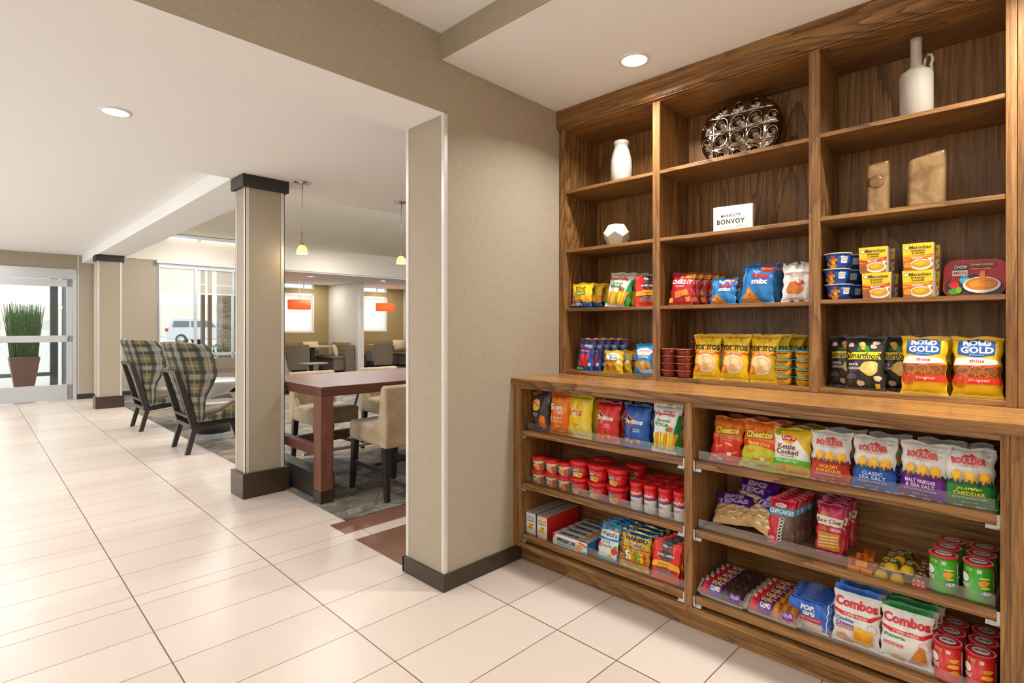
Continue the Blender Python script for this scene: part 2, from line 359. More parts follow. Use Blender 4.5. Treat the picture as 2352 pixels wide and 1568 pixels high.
# floor inserts beyond the opening (lobby frame)
def lb(x0, x1, y0, y1, z0, z1): return MB().box(x0, x1, y0, y1, z0, z1).lobby()
struct('floor_border_1', lb(1.69, 13, 2.47, 3.055, 0, .0015), DKTILE, 'dark wood-look floor band nearest the wall end')
struct('floor_border_2', lb(1.69, 13, 3.19, 3.40, 0, .0015), DKTILE, 'narrow dark wood-look floor band beside the carpet')
struct('floor_carpet', lb(1.805, 13.2, 3.40, 16.0, 0, .008), CARPET, 'grey, blue and tan abstract carpet')
struct('floor_border_3', lb(1.72, 1.805, 3.40, 12.56, 0, .0012), TRIMW) if False else None
# lobby ceilings
YD = 12.56
struct('ceiling_lobby', lb(-3.2, 13.2, 2.44, 4.60, 2.49, 2.6), WHITE, 'white ceiling of the near lobby')
struct('ceiling_lobby_edge', lb(1.835, 13.2, 4.60, 4.84, 2.49, 3.3), WHITE)
struct('ceiling_entrance', lb(-3.2, 1.472, 4.60, YD + .1, 2.615, 2.72), WHITE, 'white ceiling leading to the glass entrance')
struct('trim_5', lb(1.452, 1.84, 4.60, YD, 2.478, 3.3), WHITE, 'white ceiling beam between the two columns')
struct('ceiling_lounge', lb(1.84, 13.2, 4.84, 12.5, 3.18, 3.3), mat('lounge_ceiling_paint', rough=.85, fn=f_paint(sr(240, 232, 216))), 'high beige ceiling over the lounge')
struct('wall_bulkhead', lb(1.84, 13.2, 12.5, 12.62, 2.63, 3.3), CREAM, 'cream bulkhead above the windows and the dining nook')
struct('wall_lounge_right', lb(13.0, 13.2, 2.4, 16.2, 0, 3.3), PAPERL)
# entrance wall
struct('wall_entrance', lb(-3.1, 1.385, YD, YD + .14, 2.345, 2.62), PAPER, 'taupe wallpaper above the glass entrance door')
mb = lb(1.385, 2.63, YD - .02, YD + .14, 0, 2.62); struct('wall_window', mb, PAPER, 'beige wallpaper between entrance door and window')
mb = MB().box(2.63, 5.1, 12.5, 12.6, 0, .59).box(4.75, 5.1, 12.5, 12.62, .59, 2.63).box(2.63, 4.75, 12.5, 12.6, 2.575, 2.63).lobby()
struct('wall_window_sill', mb, PAPER)
struct('trim_6', MB().box(1.385, 1.405, YD - .026, YD - .02, .08, 2.61).box(1.62, 1.64, YD - .14, YD - .03, .08, 2.47).lobby(), TRIMW, 'pale corner strips beside the entrance door')
struct('baseboard_entrance', MB().box(1.375, 2.63, YD - .035, YD - .02, 0, .09).lobby(), CAP, 'black baseboard beside the entrance door')
# entrance door
dr = thing('door_1', 'wide glass entrance door with grey aluminium frame', None, kind='structure')
mb = MB().box(-1.6, 1.37, 12.5, 12.6, 2.17, 2.35).box(1.32, 1.372, 12.5, 12.6, 0, 2.17).lobby(); B('door_frame', mb, ALU, dr, bevel=.004)
def leaf(x0, x1):
    f = MB().box(x0, x0 + .085, 12.5, 12.545, .02, 2.16).box(x1 - .085, x1, 12.5, 12.545, .02, 2.16).box(x0, x1, 12.5, 12.545, 2.03, 2.16).box(x0, x1, 12.5, 12.545, .02, .285).box(x0, x1, 12.5, 12.545, 1.045, 1.16).lobby()
    B('door_leaf', f, ALU, dr, bevel=.003)
    B('glass_pane', MB().box(x0 + .08, x1 - .08, 12.52, 12.526, .28, 1.05).box(x0 + .08, x1 - .08, 12.52, 12.526, 1.155, 2.035).lobby(), GLASS, dr)
leaf(.02, 1.315); leaf(-1.29, .01)
# window beside the lounge
wn = thing('window_1', 'large lounge window with sheer half-drawn roller shades', None, kind='structure')
mb = MB().box(2.64, 4.75, 12.5, 12.58, 2.49, 2.575).box(2.64, 2.665, 12.5, 12.58, .59, 2.5).box(3.275, 3.325, 12.5, 12.58, .59, 2.5).box(4.0, 4.03, 12.5, 12.58, .59, 2.5).box(4.72, 4.75, 12.5, 12.58, .59, 2.5).box(2.64, 4.75, 12.5, 12.58, .71, .77).box(2.64, 4.75, 12.47, 12.6, .575, .61).lobby()
B('window_frame', mb, ALU, wn, bevel=.003)
B('window_pane', MB().box(2.66, 4.73, 12.54, 12.546, .6, 2.5).lobby(), GLASS, wn)
def shade_mat():
    m = thin_glass('sheer_shade_cloth', sr(250, 246, 240), .0, .6, .3); g = G(m); nt = m.node_tree
    tr = nt.nodes['Transparent BSDF']; tl = g.new('ShaderNodeBsdfTranslucent'); tl.inputs[0].default_value = sr(244, 240, 232)
    df = g.new('ShaderNodeBsdfDiffuse'); df.inputs[0].default_value = sr(226, 222, 214)
    a = g.new('ShaderNodeMixShader'); a.inputs[0].default_value = .5; g.L.new(tl.outputs[0], a.inputs[1]); g.L.new(df.outputs[0], a.inputs[2])
    b = g.new('ShaderNodeMixShader'); b.inputs[0].default_value = .45; g.L.new(tr.outputs[0], b.inputs[1]); g.L.new(a.outputs[0], b.inputs[2])
    g.L.new(b.outputs[0], nt.nodes['Material Output'].inputs[0]); return m
SHEER = shade_mat()
BLIND = bpy.data.materials.new('white_blind_cloth'); BLIND.use_nodes = True; g = G(BLIND); tl = g.new('ShaderNodeBsdfTranslucent'); tl.inputs[0].default_value = sr(250, 248, 242)
nz = g.noise(g.pos(), 60, 2); g.L.new(g.mix(nz, sr(244, 242, 236), sr(252, 250, 246)), tl.inputs[0]); g.L.new(tl.outputs[0], g.n['Material Output'].inputs[0])
B('roller_shade', MB().box(2.67, 3.27, 12.52, 12.524, 2.0, 2.5).box(3.33, 4.0, 12.52, 12.524, 2.0, 2.5).box(4.03, 4.72, 12.52, 12.524, 2.0, 2.5).lobby(), SHEER, wn)
B('hem_bar', MB().box(2.67, 3.27, 12.512, 12.53, 1.985, 2.005).box(3.33, 4.0, 12.512, 12.53, 1.985, 2.005).box(4.03, 4.72, 12.512, 12.53, 1.985, 2.005).lobby(), WPLAS, wn)
struct('trim_7', lb(2.60, 5.0, 12.43, 12.5, 2.575, 2.62), TRIMW, 'pale valance strip over the lounge window')
# linear light under the high ceiling
ll = thing('linear_light', 'long slim linear wall light on the bulkhead above the lounge window', 'light')
B('housing', MB().box(2.75, 5.0, 12.42, 12.498, 3.100, 3.172).lobby(), ALU, ll)
B('diffuser', MB().box(2.76, 3.32, 12.42, 12.46, 3.078, 3.099).box(3.38, 5.0, 12.42, 12.46, 3.078, 3.099).lobby(), emis('tube_glow', (1, .93, .8, 1), 3), ll)
# dining nook
struct('ceiling_nook', lb(4.9, 13.2, 12.55, 16.2, 2.6, 2.7), WHITE, 'white ceiling of the dining nook')
NB = 16.0
mb = MB().box(4.9, 6.3, NB, NB + .15, 0, 2.6).box(6.3, 7.449, NB, NB + .15, 0, 1.165).box(6.3, 7.449, NB, NB + .15, 2.32, 2.465)
mb.box(7.449, 8.75, NB, NB + .15, 0, 2.6).box(8.75, 10.01, NB, NB + .15, 0, 1.18).box(8.75, 10.01, NB, NB + .15, 2.32, 2.465).box(10.01, 13.2, NB, NB + .15, 0, 2.6).lobby()
struct('wall_nook', mb, OLIVE, 'olive tan wallpaper at the back of the dining nook')
for i, (a, b_) in enumerate(((6.3, 7.449), (8.75, 10.01))):
    w = thing('window_%d' % (i + 2), ['dining nook window with white shade, left of the pale partition', 'dining nook window with white shade, right of the pale partition'][i], None, kind='structure')
    z0 = 1.165 + .015 * i
    f = MB().box(a, b_, NB - .01, NB + .05, z0 - .03, z0 + .01).box(a, a + .04, NB, NB + .05, z0, 2.32).box(b_ - .04, b_, NB, NB + .05, z0, 2.32).box(a, b_, NB, NB + .05, 2.26, 2.32).box(a, b_, NB, NB + .05, 2.465, 2.485)
    f.box(b_ - .03, b_, NB, NB + .05, 2.465, 2.6).box((a + b_) / 2 + .25, (a + b_) / 2 + .28, NB, NB + .05, 2.465, 2.6)
    B('window_frame', f.lobby(), WPLAS, w)
    B('roller_shade', MB().box(a + .04, b_ - .04, NB + .04, NB + .044, z0, 2.27).lobby(), BLIND, w)
    B('window_pane', MB().box(a, b_, NB + .1, NB + .106, z0, 2.32).box(a, b_, NB + .1, NB + .106, 2.465, 2.6).lobby(), GLASS, w)
struct('wall_partition', MB().box(7.92, 8.085, 14.2, NB, 0, 2.6).box(8.04, 8.1, 14.17, 14.2, 0, 2.6).lobby(), GREYW, 'pale grey partition wall in the dining nook')
struct('wall_nook_side', lb(10.66, 10.8, 14.2, NB, 0, 2.6), GREYW)
struct('wall_nook_left', lb(4.8, 4.95, 12.5, 16.1, 0, 2.7), PAPERL)
# columns
def column(name, x0, x1, y0, y1, zt, label, lob=False, capz=.095, hb=.19):
    r = thing(name, label, 'column')
    T = (lambda m: m.lobby()) if lob else (lambda m: m)
    B('shaft', T(MB().box(x0 + .03, x1 - .03, y0 + .03, y1 - .03, 0, zt)), PAPER, r)
    g = MB()
    for X, Y in ((x0, y0), (x1, y0), (x0, y1), (x1, y1)):
        sx = 1 if X == x0 else -1; sy = 1 if Y == y0 else -1; a = X + sx * .026; b = Y + sy * .026
        q = sorted((a, a + sx * .028)); p = sorted((b, b + sy * .005)); g.box(q[0], q[1], p[0], p[1], hb, zt - capz)
        q = sorted((a, a + sx * .005)); p = sorted((b, b + sy * .028)); g.box(q[0], q[1], p[0], p[1], hb, zt - capz)
    B('corner_guard', T(g), TRIMW, r)
    B('plinth', T(MB().box(x0, x1, y0, y1, 0, hb)), BASE, r, bevel=.004)
    B('capital', T(MB().box(x0, x1, y0, y1, zt - capz, zt)), CAP, r, bevel=.002)
column('column', 1.554, 1.911, 4.34, 4.60, 2.49, 'square wallpapered column with dark cap beside the wooden high table')
column('column', 1.42, 1.80, 10.80, 11.08, 2.47, 'square wallpapered column with dark cap near the glass entrance, behind the plaid chairs', True, hb=.19)
# ================================================================ OAK SHELVING
UX = 2.622; UB = 2.970; LX = 2.212; LBK = 2.581; CT = 1.032
uc = thing('bookcase', 'tall built-in oak bookcase of three bays above the counter', 'bookcase', (UX, 1.1, CT))
def P(name, mb, m, par, bevel=.0015):
    inv = Matrix.Translation(-Vector(par.location)); mb.xf(inv); return B(name, mb, m, par, bevel=bevel)
P('back_panel', MB().box(UB, UB + .02, -.3, WY, CT, 2.6), OAKZ, uc)
for y0, y1 in ((2.069, WY - .001), (1.434, 1.475), (.668, .712)):
    P('stile', MB().box(UX, UX + .02, y0, y1, CT, 2.535), OAKZ, uc)
P('stile', MB().box(UX, UX + .02, .042, .072, CT, 2.535), OAKZ, uc)
P('stile', MB().box(UX + .002, UX + .02, -.3, .040, CT, 2.535), OAKZ, uc)
for y0, y1 in ((2.073, 2.10), (1.440, 1.470), (.674, .706), (.045, .068)):
    P('side_panel', MB().box(UX + .018, UB, y0, y1, CT, 2.53), OAKZ, uc)
SH = {'s1': 2.153, 's2': 1.791, 's3': 1.431}
bays = ((1.470, 2.073), (.706, 1.440), (.068, .674))
for k, (y0, y1) in enumerate(bays):
    for n in SH:
        z = SH[n] + (.005 if k == 2 else 0)
        P('shelf', MB().box(UX + .004, UB, y0, y1, z - .0185, z), OAKY, uc)
    P('bottom_shelf', MB().box(UX + .001, UB, y0 - .005, y1 + .005, CT, 1.054), OAKY, uc)
    P('top_board', MB().box(UX + .001, UB, y0, y1, 2.520, 2.54), OAKY, uc)
P('crown', MB().box(2.598, UX + .03, -.3, WY - .001, 2.535, CZ).box(2.594, 2.6, -.3, WY - .001, 2.540, CZ - .012).box(2.606, UX + .03, -.3, WY - .001, 2.528, 2.537), OAKY, uc)
ct = B('countertop', MB().box(2.194, UX + .03, -.3, WY - .001, CT - .037, CT - .0005), [OAKY, OAKTOP], bevel=.003)
for q in ct.data.polygons: q.material_index = 1 if q.normal.z > .9 else 0
tag(ct, 'long oak countertop running below the bookcase', 'countertop')
trays = []
def lower(name, label, ya, yb, side):
    r = thing(name, label, 'cabinet', (LX, (ya + yb) / 2, 0))
    P('back_panel', MB().box(LBK, LBK + .02, ya, yb, .09, CT - .04), OAKY, r)
    P('bottom_rail', MB().box(LX, LX + .02, ya, yb, .091, .115), OAKY, r)
    P('bottom_board', MB().box(LX + .018, LBK, ya, yb, .093, .112), OAKY, r)
    P('top_rail', MB().box(LX, LX + .02, ya, yb, .974, CT - .0375), OAKY, r)
    P('toe_kick', MB().box(2.262, 2.28, ya - (.0 if side == 'l' else .02), yb + (.0365 if side == 'r' else .04), .0005, .092), OAKY, r)
    P('side_panel', MB().box(LX + .018, LBK, yb, yb + (.0365 if side == 'r' else .018), .09, CT - .04), OAKZ, r)
    if side == 'r': P('side_panel', MB().box(LX + .018, LBK, ya - .018, ya, .09, CT - .04), OAKZ, r)
    for z in (.744, .449, .162):
        t = MB().box(2.224, 2.242, ya + .008, yb - .008, z - .031, z); inv = Matrix.Translation(-Vector(r.location)); t.xf(inv)
        tr = B('pull_out_tray', t, OAKY, r, bevel=.0015)
        def Q(n, mb, m): mb.xf(inv); return B(n, mb, m, tr)
        Q('tray_board', MB().box(2.242, 2.57, ya + .018, yb - .018, z - .018, z - .006), OAKY)
        Q('acrylic_lip', MB().box(2.2425, 2.2455, ya + .012, yb - .012, z - .004, z + .042), ACRY)
        for s, yy in ((1, ya), (-1, yb)):
            a, b_ = sorted((yy, yy + s * .008)); c, d = sorted((yy, yy + s * .035))
            m = MB().box(2.218, 2.55, a, b_, z - .042, z + .002).box(2.218, 2.23, c, d, z - .044, z - .040).box(2.226, 2.236, c, d, z - .040, z - .033)
            Q('drawer_slide', m, STEEL)
    return r
lc = lower('base_cabinet', 'left oak base cabinet with three pull-out snack trays', 1.092, 2.062, 'l')
rc = lower('base_cabinet', 'right oak base cabinet with three pull-out snack trays', .073, 1.055, 'r')
P('stile', MB().box(LX, LX + .02, 2.062, WY - .001, .091, CT - .0375), OAKZ, lc)
P('stile', MB().box(LX, LX + .02, 1.055, 1.092, .091, CT - .0375), OAKZ, rc)
P('stile', MB().box(LX, LX + .02, .052, .073, .091, CT - .0375), OAKZ, rc)
P('end_panel', MB().box(LX + .002, LX + .02, -.3, .050, .091, CT - .0375), OAKZ, rc)
P('end_panel', MB().box(2.262, 2.28, -.3, .053, .0005, .092), OAKY, rc)
# ---- downlights
def downlight(x, y, z, label, r=.075):
    t = thing('downlight', label, 'ceiling light', (x, y, z))
    B('trim_ring', MB().lathe([(r, .004), (r, -.004), (r - .012, -.006), (r - .014, .002), (r - .014, .02)], 40), WPLAS, t)
    B('diffuser', MB().lathe([(r - .013, .0), (0.0001, -.002)], 40), emis('lamp_glow', (1, .95, .88, 1), 6) if 'lamp_glow' not in MATS else MATS['lamp_glow'], t)
downlight(2.36, 1.428, CZ - .002, 'round recessed ceiling light above the oak bookcase')
x, y = Lw(.56, 3.61); downlight(x, y, 2.488, 'round recessed ceiling light in the lobby ceiling left of the opening')
for (x, y), l in zip([(6.15, 13.4), (8.2, 13.3), (10.1, 13.3)], ['round recessed light in the nook ceiling beside the lounge column', 'round recessed light in the nook ceiling above the pale partition', 'round recessed light in the nook ceiling nearest the wall end']):
    x, y = Lw(x, y); downlight(x, y, 2.598, l, .09)
# ================================================================ LOBBY FURNITURE
def hightable():
    t = thing('high_table', 'long red-brown wooden communal high table with square legs on dark shoes', 'table', (1.902, 3.785, .0), -TH)
    B('tabletop', MB().box(.0, 2.4, 0, 1.15, .797, .872), WALN, t, bevel=.004)
    for x in (0, 2.30):
        for y in (0, 1.03):
            l = B('leg', MB().box(x, x + .1, y, y + .12, .099, .8), WALNZ, t, bevel=.003)
            B('leg_shoe', MB().box(x - .001, x + .101, y - .001, y + .121, .008, .099), BASE, l)
    B('side_rail', MB().box(.01, .07, .12, 1.03, .345, .42), WALN, t, bevel=.003); B('side_rail', MB().box(2.33, 2.39, .12, 1.03, .345, .42), WALN, t, bevel=.003)
    B('centre_rail', MB().box(.07, 2.33, .55, .60, .35, .425), WALN, t, bevel=.003)
    B('foot_rail', MB().box(.12, 2.3, .555, .595, .25, .27), STEEL, t)
    B('plinth', MB().box(.035, .155, .09, 1.06, .008, .2), BLACKW, t, bevel=.004)
hightable()
def stool():
    t = thing('bar_stool', 'tan suede stool on the near side of the high table, turned towards it', 'bar stool', (2.47, 3.75, .008), -TH)
    B('seat', MB().box(-.225, .225, -.22, .255, .405, .56), SUEDE, t, bevel=.032).modifiers['bevel'].segments = 5
    prof = [(-.30, .40), (-.215, .40), (-.20, .50), (-.185, .56), (-.20, .68), (-.225, .845), (-.245, .868), (-.285, .868), (-.30, .85), (-.305, .6)]
    b = B('backrest', MB().prism([(p, q) for p, q in prof], -.225, .225, 'x'), SUEDE, t, bevel=.018)
    for sx in (-1, 1):
        B('side_wing', MB().prism([(-.21, .42), (-.06, .42), (-.12, .56), (-.185, .62), (-.215, .75)], sx * .2 - .022, sx * .2 + .022, 'x'), SUEDE, b, bevel=.012)
    for sx in (-1, 1):
        for sy, top in ((1, .21), (-1, -.24)):
            x0 = sx * .185; y0 = top; f = sy * .035; g_ = MB()
            V = []
            for z, dx, dy, w in ((.42, 0, 0, .026), (0, sx * .01, f, .018)):
                V += [(x0 + dx - w, y0 + dy - w, z), (x0 + dx + w, y0 + dy - w, z), (x0 + dx + w, y0 + dy + w, z), (x0 + dx - w, y0 + dy + w, z)]
            g_.add(V, [(0, 1, 2, 3), (7, 6, 5, 4), (0, 4, 5, 1), (1, 5, 6, 2), (2, 6, 7, 3), (3, 7, 4, 0)]); B('leg', g_, BLACKW, t, bevel=.003)
    B('stretcher', MB().box(-.2, -.17, -.26, .24, .2, .235).box(.17, .2, -.26, .24, .2, .235).box(-.18, .18, -.012, .012, .205, .23), BLACKW, t, bevel=.002)
    return t
st = stool()
dup(st, (2.52, 4.93, .008), PI - TH, 'tan suede stool on the far side of the high table, nearest the big column')
dup(st, (3.29, 4.95, .008), PI - TH, 'tan suede stool on the far side of the high table, further from the big column')
# ---- plaid wing chairs
def plaid_chair():
    t = thing('wing_chair', 'green and tan plaid wing chair nearer the big column, leather seat and black frame', 'armchair', (1.685, 6.54, 0), -TH)
    for s in (-1, 1):
        a, b = s * .26 - .02, s * .26 + .02
        m = MB()
        for poly in ([(.062, .25), (.125, .30), (-.05, .87), (-.098, .87)], [(0, .0), (.048, .0), (.125, .295), (.064, .255)], [(.08, .252), (.105, .31), (.62, .37), (.63, .31)], [(.555, .33), (.63, .35), (.70, 0), (.665, 0)]):
            m.prism(poly, a, b, 'y')
        B('side_frame', m, BLACKW, t, bevel=.004)
    for q in ([(-.085, .832), (-.045, .832), (-.055, .868), (-.097, .868)], [(.05, .262), (.1, .262), (.1, .302), (.05, .302)], [(.03, .37), (.07, .37), (.06, .40), (.02, .40)]):
        B('cross_rail', MB().prism(q, -.24, .24, 'y'), BLACKW, t, bevel=.003)
    V = []; F = []; nz, nt = 16, 24
    zs = np.linspace(.34, 1.135, nz); xw = np.interp(zs, [.34, .45, .583, .70, .816, .95, 1.056, 1.135], [.15, .165, .175, .24, .285, .265, .235, .17])
    for i, z in enumerate(zs):
        xb = .118 - .285 * (z - .30) - .02
        for j in range(nt + 1):
            a = (2 * j / nt - 1) * PI / 2; y = .345 * math.copysign(abs(math.sin(a)) ** .8, a); x = xb + (xw[i] - xb) * (1 - math.cos(a)) ** 1.3
            V.append((x, y, z + .015 * (abs(2 * j / nt - 1) < .8) * (i == nz - 1)))
    for i in range(nz - 1):
        for j in range(nt): k = i * (nt + 1) + j; F.append((k, k + 1, k + nt + 2, k + nt + 1))
    sh = B('back_shell', MB().add(V, F, smooth=True), [PLAID, LEATH], t)
    at = sh.data.attributes.new('pu', 'FLOAT', 'POINT'); at.data.foreach_set('value', [((j / nt) * .98 + .02 * i / nz) for i in range(nz) for j in range(nt + 1)])
    sm = sh.modifiers.new('thick', 'SOLIDIFY'); sm.thickness = .03; sm.offset = -1; sm.material_offset = 1; sm.material_offset_rim = 0
    # recalc may point normals inward; force outer = plaid on the convex side
    me = sh.data; c = me.polygons[len(me.polygons) // 2]
    if c.normal.x > 0: me.flip_normals()
    for s in (-1, 1):
        a, b = sorted((s * .30, s * .345))
        ar = B('arm', MB().prism([(.12, .33), (.60, .35), (.66, .48), (.61, .54), (.46, .50), (.32, .42), (.16, .37)], a, b, 'y'), PLAID, t, bevel=.015)
        at = ar.data.attributes.new('pu', 'FLOAT', 'POINT'); at.data.foreach_set('value', [v.co.x for v in ar.data.vertices])
        a, b = sorted((s * .255, s * .302))
        B('arm_lining', MB().prism([(.13, .36), (.59, .37), (.64, .48), (.60, .555), (.46, .53), (.32, .46), (.16, .43)], a, b, 'y'), LEATH, t, bevel=.015)
    s = MB(); pillow(s, .56, .55, .17, 12, 5, M=Matrix.Translation((.37, 0, .42))); c_ = B('seat_cushion', s, LEATH, t)
    for bx in (.26, .42):
        for by in (-.12, .12): B('button', MB().lathe([(.012, .495), (.008, .505), (.0001, .508)], 10, bx, by), LEATH, c_)
    return t
pc = plaid_chair()
dup(pc, (1.655, 8.34, 0), -TH, 'green and tan plaid wing chair farther from the big column, beside the far column')
# ---- coffee table between the chairs: white bowl-shaped top on a dark foot
t = thing('coffee_table', 'white round coffee table with a flared top on a dark drum foot', 'table', (2.30, 7.4, .008))
B('tabletop', MB().lathe([(.10, .42), (.30, .60), (.33, .635), (.325, .65), (.0001, .65)], 40), WPLAS, t); B('foot', MB().lathe([(.19, 0), (.19, .16), (.10, .17), (.10, .43)], 36), BLACKW, t)
# ---- sofas and seats further back
def sofa(name, label, x, y, rz, w, d, hs, hb, m, cat='sofa'):
    t = thing(name, label, cat, (x, y, .008), rz)
    s = MB(); pillow(s, w, d, .22, 10, 8, M=Matrix.Translation((0, 0, hs - .11))); B('seat', s, m, t)
    B('base', MB().box(-w / 2 + .02, w / 2 - .02, -d / 2 + .02, d / 2 - .02, .08, hs - .1), m, t, bevel=.02)
    B('backrest', MB().prism([(-d / 2, .1), (-d / 2 + .16, .1), (-d / 2 + .12, hs + .1), (-d / 2 + .02, hb), (-d / 2 - .08, hb)], -w / 2, w / 2, 'x'), m, t, bevel=.03)
    for sx in (-1, 1):
        for sy in (-1, 1): B('leg', MB().box(sx * (w / 2 - .08) - .02, sx * (w / 2 - .08) + .02, sy * (d / 2 - .06) - .02, sy * (d / 2 - .06) + .02, 0, .09), BLACKW, t)
    return t
sofa('lounge_sofa', 'low grey-brown curved-back sofa under the lounge window, beside the big column', 4.35, 11.9, PI - TH, 1.9, .75, .36, .66, GREYF)
sofa('lounge_chair', 'low grey leather lounge chair behind the high table, at the column edge', 4.70, 10.75, -1.35, .75, .7, .36, .70, GREYS, 'armchair')
t = thing('side_table', 'small round grey side table beyond the high table', 'table', (5.93, 12.15, .008))
B('tabletop', MB().lathe([(.28, .425), (.32, .44), (.32, .46), (.0001, .46)], 36), GREYS, t)
for a in (.3, 2.4, 4.5): B('leg', MB().box(.12 * math.cos(a) - .02, .12 * math.cos(a) + .02, .12 * math.sin(a) - .02, .12 * math.sin(a) + .02, 0, .43), STEEL, t)
t = thing('tripod_table', 'small table on splayed black legs seen beneath the high table', 'table', (4.62, 7.66, .008))
B('tabletop', MB().lathe([(.24, .46), (.25, .47), (.25, .485), (.0001, .485)], 32), BLACKW, t)
for a in (.4, 2.5, 4.6):
    B('leg', MB().tube([(.07 * math.cos(a), .07 * math.sin(a), .46), (.2 * math.cos(a), .2 * math.sin(a), 0)], .018, 8), BLACKW, t)
def armchair(x, y, rz, label):
    t = thing('dining_armchair', label, 'chair', (x, y, .008), rz)
    B('backrest', MB().prism([(-.30, .16), (-.24, .16), (-.27, .83), (-.33, .83)], -.29, .29, 'x'), GREYF, t, bevel=.02)
    B('seat', MB().box(-.27, .27, -.26, .26, .33, .46), GREYF, t, bevel=.03)
    for s in (-1, 1):
        a, b = sorted((s * .26, s * .32)); B('arm', MB().box(a, b, -.26, .24, .28, .60), GREYS, t, bevel=.015)
        for y_ in (-.26, .22): B('leg', MB().box(s * .25 - .02, s * .25 + .02, y_ - .02, y_ + .02, 0, .34), BLACKW, t)
    return t
x, y = Lw(6.15, 14.35); ac = armchair(x, y, -TH - .15, 'grey-brown dining armchair seen from behind, left of the pale partition')
x, y = Lw(8.78, 14.45)
a2 = thing('dining_armchair', 'grey-brown dining armchair seen from behind, right of the pale partition', 'chair', (x, y, .008), -TH - .12)
for ch in list(ac.children): c = ch.copy(); COL.objects.link(c); c.parent = a2
def dtable(x, y, label):
    x, y = Lw(x, y); t = thing('dining_table', label, 'table', (x, y, .008), -TH)
    B('tabletop', MB().box(-.45, .45, -.35, .35, .725, .755), mat('pale_maple', sr(214, 190, 156), .4), t, bevel=.008)
    B('pedestal', MB().box(-.05, .05, -.05, .05, .02, .73).box(-.25, .25, -.2, .2, 0, .02), BLACKW, t)
dtable(6.95, 15.05, 'pale maple dining table left of the pale partition'); dtable(9.35, 15.05, 'pale maple dining table right of the pale partition')
TUFT = mat('tufted_tan_leather', sr(150, 128, 92), .5)
def banquette(x1, label, x0):
    t = thing('banquette', label, 'bench', (*Lw(x1, 15.2), .008), -TH)
    L = lambda a: a - x1
    B('seat', MB().box(L(x0), 0, .25, .79, .05, .40).box(-.62, 0, -.8, .3, .05, .40), GREYF, t, bevel=.03)
    B('seat_cushion', MB().box(L(x0), -.02, .2, .7, .38, .47).box(-.66, -.1, -.82, .3, .38, .47), GREYF, t, bevel=.03)
    m = MB().box(L(x0), -.1, .66, .79, .45, .86)
    for i in range(4):
        for j in range(3): m.box(-.16 - .012, -.05, -.72 + i * .24, -.72 + i * .24 + .225, .48 + j * .125, .48 + j * .125 + .115)
    B('tufted_back', m, TUFT, t, bevel=.012)
    B('end_panel', MB().prism([(-.30, 0), (-.02, 0), (-.02, .78), (-.20, .78), (-.32, .45)], -.92, -.78, 'y'), GREYF, t, bevel=.02)
    return t
banquette(7.9, 'grey-brown corner banquette with tufted tan back against the pale partition', 5.4); banquette(10.64, 'grey-brown corner banquette at the right edge of the dining nook', 8.2)
PILL = mat('cream_cushion_fabric', sr(214, 192, 156), .85)
for x, y, z, r, l in [(7.15, 15.52, .70, .1, 'cream cushion propped upright on the banquette left of the partition'), (7.50, 14.75, .62, 1.0, 'cream cushion lying lower on the banquette left of the partition'), (10.2, 15.52, .70, .1, 'cream cushion propped upright on the banquette at the right edge'), (10.2, 14.8, .62, 1.0, 'cream cushion lying lower on the banquette at the right edge')]:
    s = MB(); pillow(s, .5, .36, .16, 12, 3); X, Y_ = Lw(x, y)
    o = B('cushion', s, PILL, loc=(X, Y_, z), rz=r); o.rotation_euler.x = 1.25; tag(o, l, 'cushion', 'cushions on the banquettes')
# ---- pendants
def pendant(x, y, label):
    t = thing('pendant_light', label, 'pendant light', (x, y, 2.49))
    B('canopy', MB().lathe([(.066, -.001), (.066, -.008), (.012, -.014), (.008, -.05), (.004, -.055)], 32), STEEL, t)
    B('cord', MB().tube([(0, 0, -.04), (0, 0, -.42)], .0028, 6), STEEL, t)
    B('socket', MB().lathe([(.004, -.40), (.006, -.46), (.012, -.49), (.018, -.51)], 16), mat('dull_bronze', sr(150, 130, 108), .4, .6), t)
    B('glass_shade', MB().lathe([(.016, -.508), (.030, -.520), (.042, -.548), (.047, -.578), (.044, -.579), (.036, -.55), (.01, -.515)], 28), emis('amber_glass_glow', (1, .60, .24, 1), 1.3) if 'amber_glass_glow' not in MATS else MATS['amber_glass_glow'], t)
    l = bpy.data.lights.new('pendant_bulb', 'POINT'); l.energy = 4; l.color = (1, .8, .55); l.shadow_soft_size = .03
    o = bpy.data.objects.new('pendant_bulb', l); COL.objects.link(o); o.location = (x, y, 1.89)
pendant(1.992, 4.285, 'small glass pendant light beside the big column'); pendant(2.955, 4.292, 'small glass pendant light at the wall end, over the high table')
def f_orange(g, b):
    x, y, z = g.xyz(g.obj()); n = g.noise(g.scale(g.obj(), (20, 20, 60)), 6, 2)
    c = g.mix(n, sr(228, 84, 40), sr(240, 120, 60)); g.L.new(c, b.inputs['Base Color']); g.L.new(c, b.inputs['Emission Color'])
ORANGE = mat('glowing_orange_fabric', rough=.8, fn=f_orange, Emission_Strength=.9)
for x, y, z, l in [(6.28, 13.67, 1.885, 'orange drum pendant shade over the dining table by the big column'), (9.49, 14.66, 1.925, 'orange drum pendant shade over the dining table by the wall end')]:
    t = thing('drum_pendant', l, 'pendant light', (x, y, z))
    B('drum_shade', MB().lathe([(.28, -.12), (.28, .12), (.275, .12), (.275, -.12)], 40), ORANGE, t); B('cord', MB().tube([(0, 0, .1), (0, 0, 2.6 - z)], .006, 6).box(-.27, .27, -.004, .004, .1, .104), WPLAS, t)
    B('bulb', MB().lathe([(.0001, -.05), (.05, 0), (.0001, .05)], 16), MATS['lamp_glow'], t)
